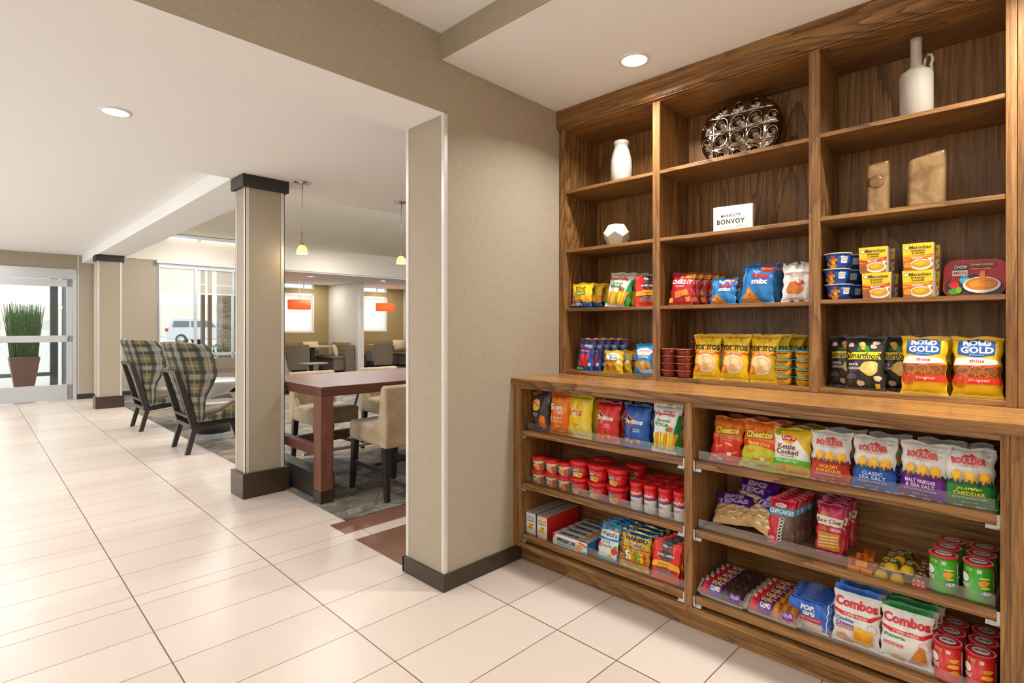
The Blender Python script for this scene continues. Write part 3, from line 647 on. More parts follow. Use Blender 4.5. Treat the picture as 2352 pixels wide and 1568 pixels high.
# ================================================================ OUTSIDE
GRD = mat('pale_concrete', sr(196, 192, 186), .9)
struct('ground', MB().box(-60, 4.75, 12.72, 120, -.12, -.02).box(4.75, 90, 17.6, 120, -.12, -.02), GRD, 'pale pavement outside')
x, y = Lw(.72, 13.6); pot = thing('potted_horsetail', 'tall tapered brown planter of green horsetail reeds behind the glass door', 'plant', (x, y, .0))
POTM = mat('brown_planter', sr(112, 72, 56), .45)
V = []
for z, w in ((.14, .13), (.74, .215), (.76, .205), (.70, .2)):
    V += [(-w, -w, z), (w, -w, z), (w, w, z), (-w, w, z)]
F = [(0, 1, 2, 3)] + [(4 * k + i, 4 * k + (i + 1) % 4, 4 * k + 4 + (i + 1) % 4, 4 * k + 4 + i) for k in range(3) for i in range(4)] + [(12, 13, 14, 15)]
B('planter', MB().add(V, F), POTM, pot, bevel=.004); B('plinth', MB().box(-.16, .16, -.16, .16, 0, .14), BLACKW, pot)
rnd = random.Random(5); rd = MB()
for k in range(700):
    x0 = rnd.uniform(-.185, .185); y0 = rnd.uniform(-.185, .185); h = rnd.triangular(.55, 1.12, .85); sp = rnd.uniform(.05, .6)
    rd.tube([(x0, y0, .68), (x0 * (1 + sp * .4), y0 * (1 + sp * .4), .7 + h * .5), (x0 * (1 + sp) + rnd.uniform(-.02, .02), y0 * (1 + sp), .7 + h)], [.005, .0045, .002], 4)
GRN = mat('reed_green', rough=.6, fn=lambda g, b: g.L.new(g.ramp(g.noise(g.obj(), 22, 3), [(.3, sr(34, 70, 30)), (.55, sr(66, 112, 44)), (.75, sr(120, 142, 60))]), b.inputs['Base Color']))
o = B('reeds', rd, GRN, pot); o['kind'] = 'stuff'
struct('trim_8', MB().box(-3, 1.6, 12.9, 13.25, .0, .03).box(1.245, 1.376, 15.45, 15.6, 0, 2.7).box(1.44, 1.6, 14.2, 15.5, 0, 2.6).box(-3, 1.3, 15.45, 15.52, 1.0, 1.08).box(-3, 1.3, 15.45, 15.52, .25, .33).lobby(), mat('dark_grey_metal', sr(92, 90, 88), .5), 'grey metal frame of the entrance porch')
STONE = mat('split_stone', rough=.9, fn=lambda g, b: (g.L.new(g.ramp(g.vor(g.scale(g.pos(), (1, 1, 1.6)), 6, 'Color'), [(.1, sr(150, 136, 122)), (.5, sr(178, 166, 152)), (.9, sr(198, 186, 172))]), b.inputs['Base Color']), g.L.new(g.bump(g.vor(g.scale(g.pos(), (1, 1, 1.6)), 6, 'Distance', 'DISTANCE_TO_EDGE'), .8, .03), b.inputs['Normal'])))
o = B('stone_pillar', MB().box(4.36, 4.85, 14.3, 14.8, -.02, 3.6).lobby(), STONE, bevel=.02); tag(o, 'rough stone pillar outside the lounge window', 'pillar')
BRN = mat('brown_post_paint', sr(140, 116, 92), .6)
o = B('porch_post', MB().box(3.87, 3.94, 14.2, 14.3, -.02, 3.4).lobby(), BRN); tag(o, 'slim brown porch post outside the window, left of the pair', 'post', 'brown porch posts')
o = B('porch_post', MB().box(4.02, 4.09, 14.2, 14.3, -.02, 3.4).lobby(), BRN); tag(o, 'slim brown porch post outside the window, right of the pair', 'post', 'brown porch posts')
def shrub(x, y, z, r, label, n=260, seed=1):
    rr = random.Random(seed); m = MB()
    for k in range(n):
        a = rr.uniform(0, 2 * PI); b = rr.uniform(-.3, 1); q = r * rr.uniform(.5, 1); p = Vector((math.cos(a) * q * math.sqrt(1 - min(1, b * b)), math.sin(a) * q * math.sqrt(1 - min(1, b * b)), b * q + r * .3))
        d = Vector((rr.uniform(-1, 1), rr.uniform(-1, 1), rr.uniform(-.2, 1))).normalized(); e = d.orthogonal().normalized(); L = r * .2
        m.add([p, p + d * L * .5 + e * L * .3, p + d * L, p + d * L * .5 - e * L * .3], [(0, 1, 2, 3)])
    t = thing('shrub', label, 'shrub', (x, y, z)); B('foliage', m, GRN, t); B('stem', MB().tube([(0, 0, 0), (0, 0, r * .6)], .02, 6), BRN, t)
x, y = Lw(4.12, 13.62); shrub(x, y, .56, .28, 'leafy green shrub outside the window in front of the brown posts')
x, y = Lw(4.52, 13.4); shrub(x, y, .56, .17, 'small green shrub outside beside the stone pillar', 160, 4)
o = B('planting_bed', MB().box(3.5, 4.70, 13.2, 14.1, -.02, .55).lobby(), mat('reddish_mulch', sr(140, 100, 84), .95)); tag(o, 'raised reddish planting bed outside the lounge window', 'planter')
# white car parked outside
car = thing('car', 'silver-white estate car parked outside beyond the lounge window', 'car', (12.75, 41.4, -.02), -(PI / 2 - .75) )
CARP = mat('silver_white_paint', sr(206, 210, 216), .25, .2); TYRE = mat('tyre_rubber', sr(60, 58, 58), .8); DKG = mat('dark_car_glass', sr(110, 114, 118), .1)
body = [(-2.6, .45), (-2.62, .95), (-2.5, 1.15), (-2.3, 1.85), (-2.1, 1.92), (.5, 1.9), (1.2, 1.25), (2.4, 1.1), (2.6, .8), (2.6, .45)]
B('body', MB().prism(body, -.95, .95, 'y'), CARP, car, bevel=.06)
B('side_window', MB().prism([(-2.15, 1.3), (-1.0, 1.3), (-1.0, 1.72), (-2.05, 1.72)], -.975, .975, 'y').prism([(-.85, 1.3), (.85, 1.3), (.4, 1.72), (-.85, 1.72)], -.975, .975, 'y'), DKG, car)
B('tail_light', MB().box(-2.66, -2.45, -.965, -.75, 1.0, 1.22).box(-2.66, -2.45, .75, .965, 1.0, 1.22), mat('red_lens', sr(200, 40, 36), .3), car)
for wx in (-1.55, 1.6):
    for s in (-1, 1):
        m = MB().lathe([(.0001, -.1), (.22, -.1), (.40, -.09), (.42, 0), (.40, .09), (.0001, .09)], 28).xf(Matrix.Translation((wx, s * .88, .42)) @ Matrix.Rotation(PI / 2, 4, 'X')); w = B('wheel', m, TYRE, car)
        m = MB().lathe([(.0001, 0), (.27, .0), (.28, .01), (.0001, .02)], 24).xf(Matrix.Translation((wx, s * .985, .42)) @ Matrix.Rotation(PI / 2, 4, 'X')); B('hubcap', m, STEEL, w)
bld = thing('building', 'pale low building across the car park', 'building', (20, 80, 0), -.75)
B('wall', MB().box(-35, 35, 0, 8, 0, 4.2), mat('pale_render', sr(232, 226, 214), .9), bld)
w_ = MB()
for k in range(20): w_.box(-32 + k * 3.2, -30.6 + k * 3.2, -.05, 0, 1, 2.1)
B('window', w_, mat('pale_far_glass', sr(206, 210, 206), .3), bld)
# ================================================================ PACKAGES: kit
def f_print(rough):
    def fn(g, b):
        a = g.new('ShaderNodeAttribute', attribute_name='Col'); n = g.noise(g.obj(), 90, 2); hs = g.new('ShaderNodeHueSaturation'); hs.inputs['Saturation'].default_value = 1.14; g.L.new(a.outputs['Color'], hs.inputs['Color'])
        g.L.new(g.mix(g.m('MULTIPLY', n, .05), hs.outputs[0], (.5, .5, .5, 1)), b.inputs['Base Color'])
        if rough < .45: g.L.new(g.bump(g.noise(g.obj(), 38, 3, .6, .8), .35, .006), b.inputs['Normal'])
    return fn
FILM = mat('printed_film', rough=.3, fn=f_print(.3)); FOIL = mat('printed_foil', rough=.24, metal=.35, fn=f_print(.24)); CARD = mat('printed_card', rough=.5, fn=f_print(.5)); PLAS = mat('printed_plastic', rough=.28, fn=f_print(.5))
CLEARF = thin_glass('clear_wrap', (.97, .97, .97, 1), .05, .12, 1.5)
def lin(c): return sr(*c)[:3]
_T = {}
def text_mesh(s, bold=0, shear=0, sp=1.0):
    k = (s, bold, shear, sp)
    if k in _T: return _T[k]
    c = bpy.data.curves.new('t', 'FONT'); c.body = s; c.size = 1; c.offset = bold; c.shear = shear; c.resolution_u = 2; c.space_character = sp; c.fill_mode = 'FRONT'
    o = bpy.data.objects.new('t', c); COL.objects.link(o)
    dg = bpy.context.evaluated_depsgraph_get(); me = o.evaluated_get(dg).to_mesh()
    V = np.array([v.co[:2] for v in me.vertices]) if len(me.vertices) else np.zeros((0, 2)); F = [tuple(p.vertices) for p in me.polygons]
    o.to_mesh_clear() if False else None
    bpy.data.objects.remove(o); bpy.data.curves.remove(c)
    lo = V.min(0); hi = V.max(0); V = (V - lo) / (hi - lo).max() ; ext = (hi - lo) / (hi - lo).max()
    _T[k] = (V, F, ext); return _T[k]
def cut(V, F, step):
    """slice 2-D faces on a grid so that they can follow a curved face"""
    V = np.asarray(V, float); ext = V.max(0) - V.min(0)
    if max(ext) <= step: return V, F
    bm = bmesh.new(); vs = [bm.verts.new((a, b, 0)) for a, b in V]
    for f in F:
        try: bm.faces.new([vs[i] for i in f])
        except ValueError: pass
    for ax in (0, 1):
        lo, hi = V[:, ax].min(), V[:, ax].max(); n = int(math.floor((hi - lo) / step))
        for k in range(1, n + 1):
            p = [0, 0, 0]; nn = [0, 0, 0]; p[ax] = lo + k * (hi - lo) / (n + 1); nn[ax] = 1
            bmesh.ops.bisect_plane(bm, geom=bm.verts[:] + bm.edges[:] + bm.faces[:], plane_co=p, plane_no=nn, dist=1e-7)
    bm.verts.index_update(); V2 = np.array([v.co[:2] for v in bm.verts]); F2 = [tuple(v.index for v in f.verts) for f in bm.faces]; bm.free(); return V2, F2
def layer_poly(L):
    """one design layer -> 2-D vertices in (u, v) 0..1, faces, colour"""
    k = L[0]
    if k == 'r': _, a, b, c, d, col = L[:6]; return np.array([(a, b), (c, b), (c, d), (a, d)], float), [(0, 1, 2, 3)], col
    if k == 'p': P_ = L[1]; return np.array(P_, float), [tuple(range(len(P_)))], L[2]
    if k == 'e':
        _, a, b, ru, rv, col = L[:6]; n = 26; t = np.arange(n) * 2 * PI / n; return np.stack([a + ru * np.cos(t), b + rv * np.sin(t)], 1), [tuple(range(n))], col
    if k == 'ring':
        _, a, b, ru, rv, w, col = L[:7]; n = 26; t = np.arange(n) * 2 * PI / n
        O = np.stack([a + ru * np.cos(t), b + rv * np.sin(t)], 1); I = np.stack([a + ru * (1 - w) * np.cos(t), b + rv * (1 - w) * np.sin(t)], 1)
        return np.vstack([O, I]), [(i, (i + 1) % n, n + (i + 1) % n, n + i) for i in range(n)], col
    if k == 'blob':   # irregular rounded food-like patch
        _, a, b, ru, rv, col, sd = L[:7]; n = 24; r_ = random.Random(sd); t = np.arange(n) * 2 * PI / n; q = .93 + sum(a_ * np.sin(k_ * t + r_.uniform(0, 6.28)) for k_, a_ in ((2, .10), (3, .07), (5, .05))); return np.stack([a + ru * q * np.cos(t), b + rv * q * np.sin(t)], 1), [tuple(range(n))], col
    if k == 't':
        _, s, uc, vc, w, h, col = L[:7]; o = L[7] if len(L) > 7 else {}
        V, F, ext = text_mesh(s, o.get('bold', .02), o.get('shear', 0), o.get('sp', 1.0))
        V = (V / ext - .5) * np.array([w, h])
        if 'arc' in o: V = V + np.stack([0 * V[:, 0], o['arc'] * (1 - (2 * V[:, 0] / w) ** 2)], 1)
        if 'rise' in o: V = V + np.stack([0 * V[:, 0], o['rise'] * V[:, 0] / w], 1)
        if 'rot' in o: c, s_ = math.cos(o['rot']), math.sin(o['rot']); asp = o.get('asp', 1.); V = np.stack([V[:, 0] * c - V[:, 1] * s_ / asp, V[:, 0] * s_ * asp + V[:, 1] * c], 1)
        return V + np.array([uc, vc]), F, col
def put_layers(mb, D, surf, w, h, mi=0, off0=.0010, doff=.00045, step=.007):
    for i, L in enumerate(D):
        if L is None: continue
        V, F, col = layer_poly(L); V = V * np.array([w, h])
        V, F = cut(V, F, step)
        e = off0 + doff * i
        mb.add([surf(a / w, b / h, e) for a, b in V], F, mi, lin(col), True)
def finish(name, mb, mats, parent=None, **k):
    """mesh object with the face colours stored as attribute 'Col'"""
    me = mb.mesh(name); at = me.color_attributes.new('Col', 'FLOAT_COLOR', 'CORNER')
    cols = np.ones((len(me.loops), 4), np.float32); ls = np.zeros(len(me.polygons), np.int32); lt = np.zeros(len(me.polygons), np.int32)
    me.polygons.foreach_get('loop_start', ls); me.polygons.foreach_get('loop_total', lt)
    C = np.array(mb.c, np.float32); cols[:, :3] = np.repeat(C, lt, axis=0); at.data.foreach_set('color', cols.ravel())
    return link(name, me, mats, parent, fix=False, **k)
def bag_surf(w, h, t, seed=0, seal=.05, waist=.11):
    r_ = random.Random(seed); ph = [r_.uniform(0, 6.28) for _ in range(8)]
    def S_(u, v, e=0, side=-1):
        uu = max(-1, min(1, 2 * u - 1)); vv = max(0, min(1, v))
        wv = 1 - waist * math.sin(PI * vv) ** .8
        tv = max(0., min(1., (vv - seal) / (1 - 2 * seal))); pv = math.sin(PI * tv) ** .55 if 0 < tv < 1 else 0
        pu = max(0., 1 - abs(uu) ** 2.4) ** .62
        wr = .0035 * math.sin(9 * uu + ph[0] + 3 * vv) * math.sin(7 * vv + ph[1]) + .0022 * math.sin(13 * uu * (1 - vv) + ph[2]) * (1 - pv) + .0007 * math.sin(15 * uu + 8 * vv + ph[3])
        edge = .0025 * math.sin(23 * vv + ph[4]) * (1 if uu > 0 else -1) * abs(uu) ** 3
        x = uu * w / 2 * wv + edge
        y = side * (t / 2 * pu * pv + e) + wr * (.35 + .65 * pu) * (1 if side < 0 else .7) * (.4 if pv == 0 else 1)
        z = v * h + (.004 * math.sin(5 * uu + ph[5]) if vv > .97 else 0)
        return (x, y, z)
    return S_
def bag_mesh(name, w, h, t, base, D, seed=0, mats=FILM, nu=32, nv=36, seal=.05, top=None, bot=None, back=None, side=None, waist=.11):
    """base: list of (v0, colour) bands from the bottom up"""
    S_ = bag_surf(w, h, t, seed, seal, waist); mb = MB()
    vs = sorted(set([i / nv for i in range(nv + 1)] + [b[0] for b in base] + [seal, 1 - seal]))
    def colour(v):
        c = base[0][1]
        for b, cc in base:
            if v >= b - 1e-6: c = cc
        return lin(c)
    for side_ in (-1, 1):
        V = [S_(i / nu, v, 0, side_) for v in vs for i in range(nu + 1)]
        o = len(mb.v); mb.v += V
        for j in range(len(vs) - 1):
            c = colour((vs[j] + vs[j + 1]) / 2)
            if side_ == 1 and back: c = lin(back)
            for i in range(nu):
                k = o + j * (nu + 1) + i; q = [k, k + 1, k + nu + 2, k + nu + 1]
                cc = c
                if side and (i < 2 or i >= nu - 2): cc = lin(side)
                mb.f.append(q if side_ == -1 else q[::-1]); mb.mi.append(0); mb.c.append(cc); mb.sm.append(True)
    put_layers(mb, D, S_, w, h)
    me = finish(name, mb, mats).data; return me
BAGS = {}
def unlink_proto(o): pass
def proto_bag(key, *a, **k):
    """register the mesh of a bag kind; the temporary object is dropped, its mesh is shared"""
    me = bag_mesh(key, *a, **k)
    for o in [o for o in bpy.data.objects if o.data is me]: bpy.data.objects.remove(o)
    BAGS[key] = me; return me
FRONT = -PI / 2     # turns a package so that its printed face looks out of the shelves
def place(me, name, loc, label, cat, lean=-.12, yaw=0, roll=0, group=None, scale=1):
    o = bpy.data.objects.new(name, me); COL.objects.link(o)
    o.matrix_world = Matrix.Translation(loc) @ Matrix.Rotation(FRONT + yaw, 4, 'Z') @ Matrix.Rotation(lean, 4, 'X') @ Matrix.Rotation(roll, 4, 'Y') @ Matrix.Scale(scale, 4)
    return tag(o, label, cat, group)
ORD = ['front', 'second', 'third', 'fourth', 'fifth', 'sixth', 'seventh', 'eighth']
def row(key, name, x, y, z, n, dx, what, cat='snack bag', dy=0, lean=-.12, yaw=0, group=None, jit=.006, where='', seed=1, roll=0):
    r_ = random.Random(seed + len(what))
    for i in range(n):
        j = 0 if i == 0 else jit
        lab = what % (ORD[i] + ('' if i == 0 else ' from the front')) if '%' in what else what
        place(BAGS[key], name, (x + i * dx, y + i * dy + r_.uniform(-j, j), z), lab + where, cat, lean + r_.uniform(-.02, .02) * (i > 0), yaw + r_.uniform(-.05, .05) * (i > 0), roll + r_.uniform(-.02, .02) * (i > 0), group if n > 1 else None)
# boxes -----------------------------------------------------------
def box_mesh(key, w, d, h, cols, front=None, top=None, sidep=None, mats=CARD, taper=0):
    """cols: front, side, top, back colours; designs in (u, v)"""
    mb = MB(); a, b = w / 2, d / 2; q = 1 + taper
    P8 = [(-a, -b, 0), (a, -b, 0), (a, b, 0), (-a, b, 0), (-a * q, -b * q, h), (a * q, -b * q, h), (a * q, b * q, h), (-a * q, b * q, h)]
    for f, c in (((0, 1, 5, 4), cols[0]), ((1, 2, 6, 5), cols[1]), ((2, 3, 7, 6), cols[3]), ((3, 0, 4, 7), cols[1]), ((4, 5, 6, 7), cols[2]), ((3, 2, 1, 0), cols[3])):
        mb.add([P8[i] for i in f], [(0, 1, 2, 3)], 0, lin(c))
    if front: put_layers(mb, front, lambda u, v, e: ((u - .5) * w * (1 + taper * v), -b * (1 + taper * v) - e, v * h), w, h, step=.2)
    if top: put_layers(mb, top, lambda u, v, e: ((u - .5) * w * q, (v - .5) * d * q, h + e), w, d, step=.2)
    if sidep:
        put_layers(mb, sidep, lambda u, v, e: (-a * (1 + taper * v) - e, (.5 - u) * d, v * h), d, h, step=.2)
        put_layers(mb, sidep, lambda u, v, e: (a * (1 + taper * v) + e, (u - .5) * d, v * h), d, h, step=.2)
    o = finish(key, mb, mats); me = o.data; bpy.data.objects.remove(o); BAGS[key] = me; return me
# round tubs: body with printed band; the lid is a part of its own ---
def tub(name, label, cat, r0, r1, h, bandcols, D, lid=None, lidprof=None, lidD=None, mats=PLAS, n=40, group=None, arcw=None, rough_lid=None):
    """bandcols: list of (z0, colour) from the base up; D printed on the front over the whole height, width arcw metres"""
    t = thing(name, label, cat, group=group); mb = MB()
    zs = sorted(set([0, h] + [b[0] for b in bandcols if 0 < b[0] < h])); prof = [(r0 * .9, 0)] + [(r0 + (r1 - r0) * z / h, z if z else .003) for z in zs]
    cols = [lin(bandcols[0][1])]
    for i in range(len(zs) - 1):
        c = bandcols[0][1]
        for z0, cc in bandcols:
            if zs[i] >= z0 - 1e-6: c = cc
        cols.append(lin(c))
    mb.lathe(prof, n, cols=cols)
    W_ = arcw or 2.4 * (r0 + r1) / 2
    def surf(u, v, e):
        r = r0 + (r1 - r0) * v + e; a = (u - .5) * W_ / ((r0 + r1) / 2) - PI / 2
        return (r * math.cos(a), r * math.sin(a), v * h)
    put_layers(mb, D, surf, W_, h, step=.009, off0=.0003, doff=.0002)
    finish('body', mb, mats, t)
    if lid:
        m2 = MB().lathe([(a, b) for a, b in lidprof], n, c=lin(lid))
        if lidD:
            zt = lidprof[-1][1]; R = r1
            put_layers(m2, lidD, lambda u, v, e: ((u - .5) * 2 * R, (v - .5) * 2 * R, zt + e), 2 * R, 2 * R, step=.5, off0=.0004)
        finish('lid', m2, mats, t)
    return t
TUBS_USED = set()
def put_tub(t, loc, label, rz=FRONT, group=None):
    if t.name in TUBS_USED: return dup(t, loc, rz, label, group)
    TUBS_USED.add(t.name); t.location = loc; t.rotation_euler.z = rz; t['label'] = label
    if group: t['group'] = group
    return t
# ================================================================ PACKAGES: designs
WH = (240, 238, 230); BK = (28, 26, 26); RED = (206, 28, 30); YEL = (246, 206, 24)
def T(s, u, v, w, h, c, bold=.02, **o): o['bold'] = bold; return ('t', s, u, v, w, h, c, o)
def R(a, b, c, d, col): return ('r', a, b, c, d, col)
def E(a, b, ru, rv, col): return ('e', a, b, ru, rv, col)
def Q(pts, col): return ('p', pts, col)
def BL(a, b, ru, rv, col, s=1): return ('blob', a, b, ru, rv, col, s)
def wave(v0, v1, a0, a1, col, n=10):   # band with curved edges
    lo = [(i / n, v0 + a0 * math.sin(PI * i / n)) for i in range(n + 1)]; hi = [(i / n, v1 + a1 * math.sin(PI * i / n)) for i in range(n, -1, -1)]
    return Q(lo + hi, col)
def lays_logo(u, v, s, asp): return [E(u, v, s, s * asp, (244, 196, 20)), Q([(u - s * 1.05, v - s * .28), (u - s * .4, v + s * .05 - .01), (u + s * .4, v - s * .1), (u + s * 1.05, v - s * .2), (u + s * 1.05, v + s * .45 * asp), (u + s * .3, v + s * .36 * asp), (u - s * .4, v + s * .48 * asp), (u - s * 1.05, v + s * .36 * asp)], (204, 24, 28)), T("Lay's", u, v + s * .08, s * 1.6, s * .72 * asp, WH, .03, shear=.15)]
# ---- tray L1
proto_bag('bbq', .142, .218, .055, [(0, (44, 44, 44))], [BL(.18, .93, .14, .06, (206, 92, 40), 3), BL(.38, .96, .1, .05, (190, 80, 34), 4), BL(.72, .24, .2, .17, (222, 96, 30), 5), BL(.76, .30, .11, .09, (240, 140, 50), 6), BL(.12, .28, .08, .07, (176, 64, 34), 7), T('FLAVOR', .82, .66, .22, .07, (96, 96, 94), rot=1.4, asp=.65)] + lays_logo(.38, .66, .24, .62) + [T('Barbecue', .36, .44, .38, .035, WH), T('flavored', .36, .39, .22, .02, WH)], 1)
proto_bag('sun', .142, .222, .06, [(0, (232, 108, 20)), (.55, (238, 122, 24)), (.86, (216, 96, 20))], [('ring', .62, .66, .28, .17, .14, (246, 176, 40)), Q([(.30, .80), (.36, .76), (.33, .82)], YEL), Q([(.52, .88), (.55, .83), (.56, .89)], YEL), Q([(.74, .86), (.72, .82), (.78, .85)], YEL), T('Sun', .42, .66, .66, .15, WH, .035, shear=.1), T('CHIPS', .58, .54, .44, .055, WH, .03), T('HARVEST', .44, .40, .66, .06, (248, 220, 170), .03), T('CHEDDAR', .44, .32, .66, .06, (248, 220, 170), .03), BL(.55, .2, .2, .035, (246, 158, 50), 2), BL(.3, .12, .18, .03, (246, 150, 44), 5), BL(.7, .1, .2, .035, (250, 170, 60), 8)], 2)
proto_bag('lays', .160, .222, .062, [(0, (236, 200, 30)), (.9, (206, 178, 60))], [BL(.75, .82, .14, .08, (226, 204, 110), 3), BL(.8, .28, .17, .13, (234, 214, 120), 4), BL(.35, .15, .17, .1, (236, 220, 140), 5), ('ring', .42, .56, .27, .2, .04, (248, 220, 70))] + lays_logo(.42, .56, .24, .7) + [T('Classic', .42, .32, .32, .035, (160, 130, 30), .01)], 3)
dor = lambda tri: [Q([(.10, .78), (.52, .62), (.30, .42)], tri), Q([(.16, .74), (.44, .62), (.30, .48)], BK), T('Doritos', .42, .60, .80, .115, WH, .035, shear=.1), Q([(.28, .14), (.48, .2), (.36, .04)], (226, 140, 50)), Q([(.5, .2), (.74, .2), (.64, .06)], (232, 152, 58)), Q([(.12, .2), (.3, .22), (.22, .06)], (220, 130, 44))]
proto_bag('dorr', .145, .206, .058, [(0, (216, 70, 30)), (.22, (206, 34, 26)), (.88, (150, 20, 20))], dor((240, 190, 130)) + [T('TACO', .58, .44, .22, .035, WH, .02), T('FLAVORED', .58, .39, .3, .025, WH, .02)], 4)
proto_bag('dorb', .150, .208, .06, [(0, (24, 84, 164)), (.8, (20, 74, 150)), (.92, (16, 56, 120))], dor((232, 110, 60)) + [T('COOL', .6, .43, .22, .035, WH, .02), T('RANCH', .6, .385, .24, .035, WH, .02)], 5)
def veggie(d): return [Q([(0, .1), (.10, .1), (.05, .5), (.02, .85), (0, .85)], (40, 130, 50)), Q([(1, .0), (.84, .0), (.80, .3), (.86, .55), (.95, .8), (1, .8)], (30, 140, 50)), T("Garden", .6, .86, .4, .04, (190, 60, 60), .01), T('Veggie', .44, .79, .78, .11, (200, 40, 44), .03, shear=.25), T('Straws', .44, .67, .5, .07, (60, 110, 60), .015, shear=.2), Q([(.12, .62), (.62, .60), (.66, .545), (.16, .56)], (30, 120, 60)), T('Sea Salt', .38, .585, .34, .038, WH, .02), E(.72, .50, .09, .055, (226, 90, 50)), E(.62, .49, .07, .04, (60, 130, 60))] + \
    [Q([(.12 + .09 * i, .08 + .015 * (i % 2)), (.19 + .09 * i, .07), (.25 + .095 * i - .06 * (4 - i) * .35, .40 + .03 * (i % 3)), (.17 + .09 * i - .06 * (4 - i) * .35, .41)], [(244, 206, 60), (236, 150, 66), (248, 222, 96)][i % 3]) for i in range(8)]
proto_bag('vegL', .150, .222, .058, [(0, (236, 236, 228))], veggie(0), 6); proto_bag('vegU', .172, .206, .055, [(0, (232, 232, 222)), (.88, (196, 196, 184))], veggie(1), 7)
# ---- upper shelves
proto_bag('wheat', .16, .155, .05, [(0, (24, 84, 140)), (.24, (236, 150, 30)), (.45, (246, 200, 20)), (.93, (250, 214, 40))], [R(0, .24, .14, .7, (238, 140, 30)), Q([(.0, .24), (.6, .24), (.42, .32), (.1, .30)], (226, 110, 50)), BL(.72, .40, .24, .12, (244, 180, 60), 3), BL(.85, .3, .14, .1, (236, 160, 50), 6), T('Wheat', .5, .80, .5, .13, BK, .005, shear=.2), T('Thins', .52, .66, .46, .12, BK, .005, shear=.2), Q([(.34, .48), (.78, .56), (.78, .66), (.34, .57)], (96, 180, 50)), T('Veggie', .56, .57, .36, .07, WH, .02, rise=.08), E(.2, .53, .09, .09, (150, 150, 170)), Q([(.02, .10), (.62, .10), (.62, .27), (.1, .28)], (22, 44, 84)), T('TOASTED', .34, .235, .36, .04, WH, .02), T('CHIPS', .34, .14, .56, .10, WH, .035)], 8)
def jack(): return [R(.3, .82, .72, 1, (52, 44, 44)), T('70', .42, .89, .18, .07, WH, .03), T('CALORIES', .6, .885, .2, .02, WH), Q([(.24, .74), (.5, .82), (.76, .74), (.74, .58), (.5, .48), (.26, .58)], (62, 40, 40)), T("JACK LINK'S", .5, .66, .62, .075, WH, .03), Q([(.42, .60), (.5, .52), (.58, .60), (.5, .56)], RED), wave(.32, .46, .03, .06, (240, 168, 30)), T('BEEF JERKY', .5, .43, .44, .04, (90, 50, 20), .015), T('ORIGINAL', .5, .365, .28, .025, (120, 70, 20)), Q([(.12, .28), (.88, .28), (.84, .14), (.14, .14)], (150, 104, 92)), R(.2, .28, .8, .32, (40, 34, 34)), T('GREAT SOURCE OF PROTEIN', .5, .3, .5, .018, WH, .01)]
proto_bag('jack', .135, .172, .022, [(0, (226, 70, 60)), (.12, (232, 50, 40))], jack(), 9, seal=.06, waist=.01)
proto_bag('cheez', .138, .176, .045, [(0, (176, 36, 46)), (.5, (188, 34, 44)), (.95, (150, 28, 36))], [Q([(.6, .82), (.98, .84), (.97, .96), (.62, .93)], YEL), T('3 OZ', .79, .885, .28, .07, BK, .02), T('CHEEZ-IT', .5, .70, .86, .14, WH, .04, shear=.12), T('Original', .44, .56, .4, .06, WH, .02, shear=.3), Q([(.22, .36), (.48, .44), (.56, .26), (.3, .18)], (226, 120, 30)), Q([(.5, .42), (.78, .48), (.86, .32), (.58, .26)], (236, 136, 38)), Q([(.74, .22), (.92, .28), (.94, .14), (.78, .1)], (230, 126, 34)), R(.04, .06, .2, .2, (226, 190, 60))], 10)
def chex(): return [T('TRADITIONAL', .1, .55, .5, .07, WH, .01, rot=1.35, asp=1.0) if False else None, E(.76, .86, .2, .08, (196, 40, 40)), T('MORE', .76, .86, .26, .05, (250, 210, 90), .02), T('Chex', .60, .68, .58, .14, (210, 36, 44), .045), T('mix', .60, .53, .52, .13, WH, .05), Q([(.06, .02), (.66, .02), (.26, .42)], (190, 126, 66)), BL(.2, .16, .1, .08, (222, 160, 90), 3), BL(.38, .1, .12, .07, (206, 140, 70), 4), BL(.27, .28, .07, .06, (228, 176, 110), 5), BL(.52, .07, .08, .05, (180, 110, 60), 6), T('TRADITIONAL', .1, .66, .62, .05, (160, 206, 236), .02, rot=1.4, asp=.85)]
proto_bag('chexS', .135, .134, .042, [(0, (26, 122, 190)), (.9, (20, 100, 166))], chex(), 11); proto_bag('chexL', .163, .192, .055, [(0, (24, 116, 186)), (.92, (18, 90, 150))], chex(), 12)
proto_bag('sweet', .135, .184, .045, [(0, (236, 232, 226)), (.95, (206, 200, 192))], [T('FOOD', .6, .90, .3, .05, (60, 60, 60), .01), T('TRUCK', .6, .84, .3, .04, (60, 60, 60), .01), T('SWEET POTATO', .5, .70, .86, .07, (186, 84, 40), .02), T('CRACKER CHIPS', .5, .63, .5, .03, (140, 140, 140)), BL(.46, .34, .27, .2, (206, 120, 50), 3), BL(.62, .46, .16, .08, (214, 70, 60), 4), BL(.6, .50, .1, .05, (236, 220, 200), 6), T('NET WT 2 OZ', .5, .08, .5, .03, (90, 90, 90))], 13, back=(60, 46, 38))
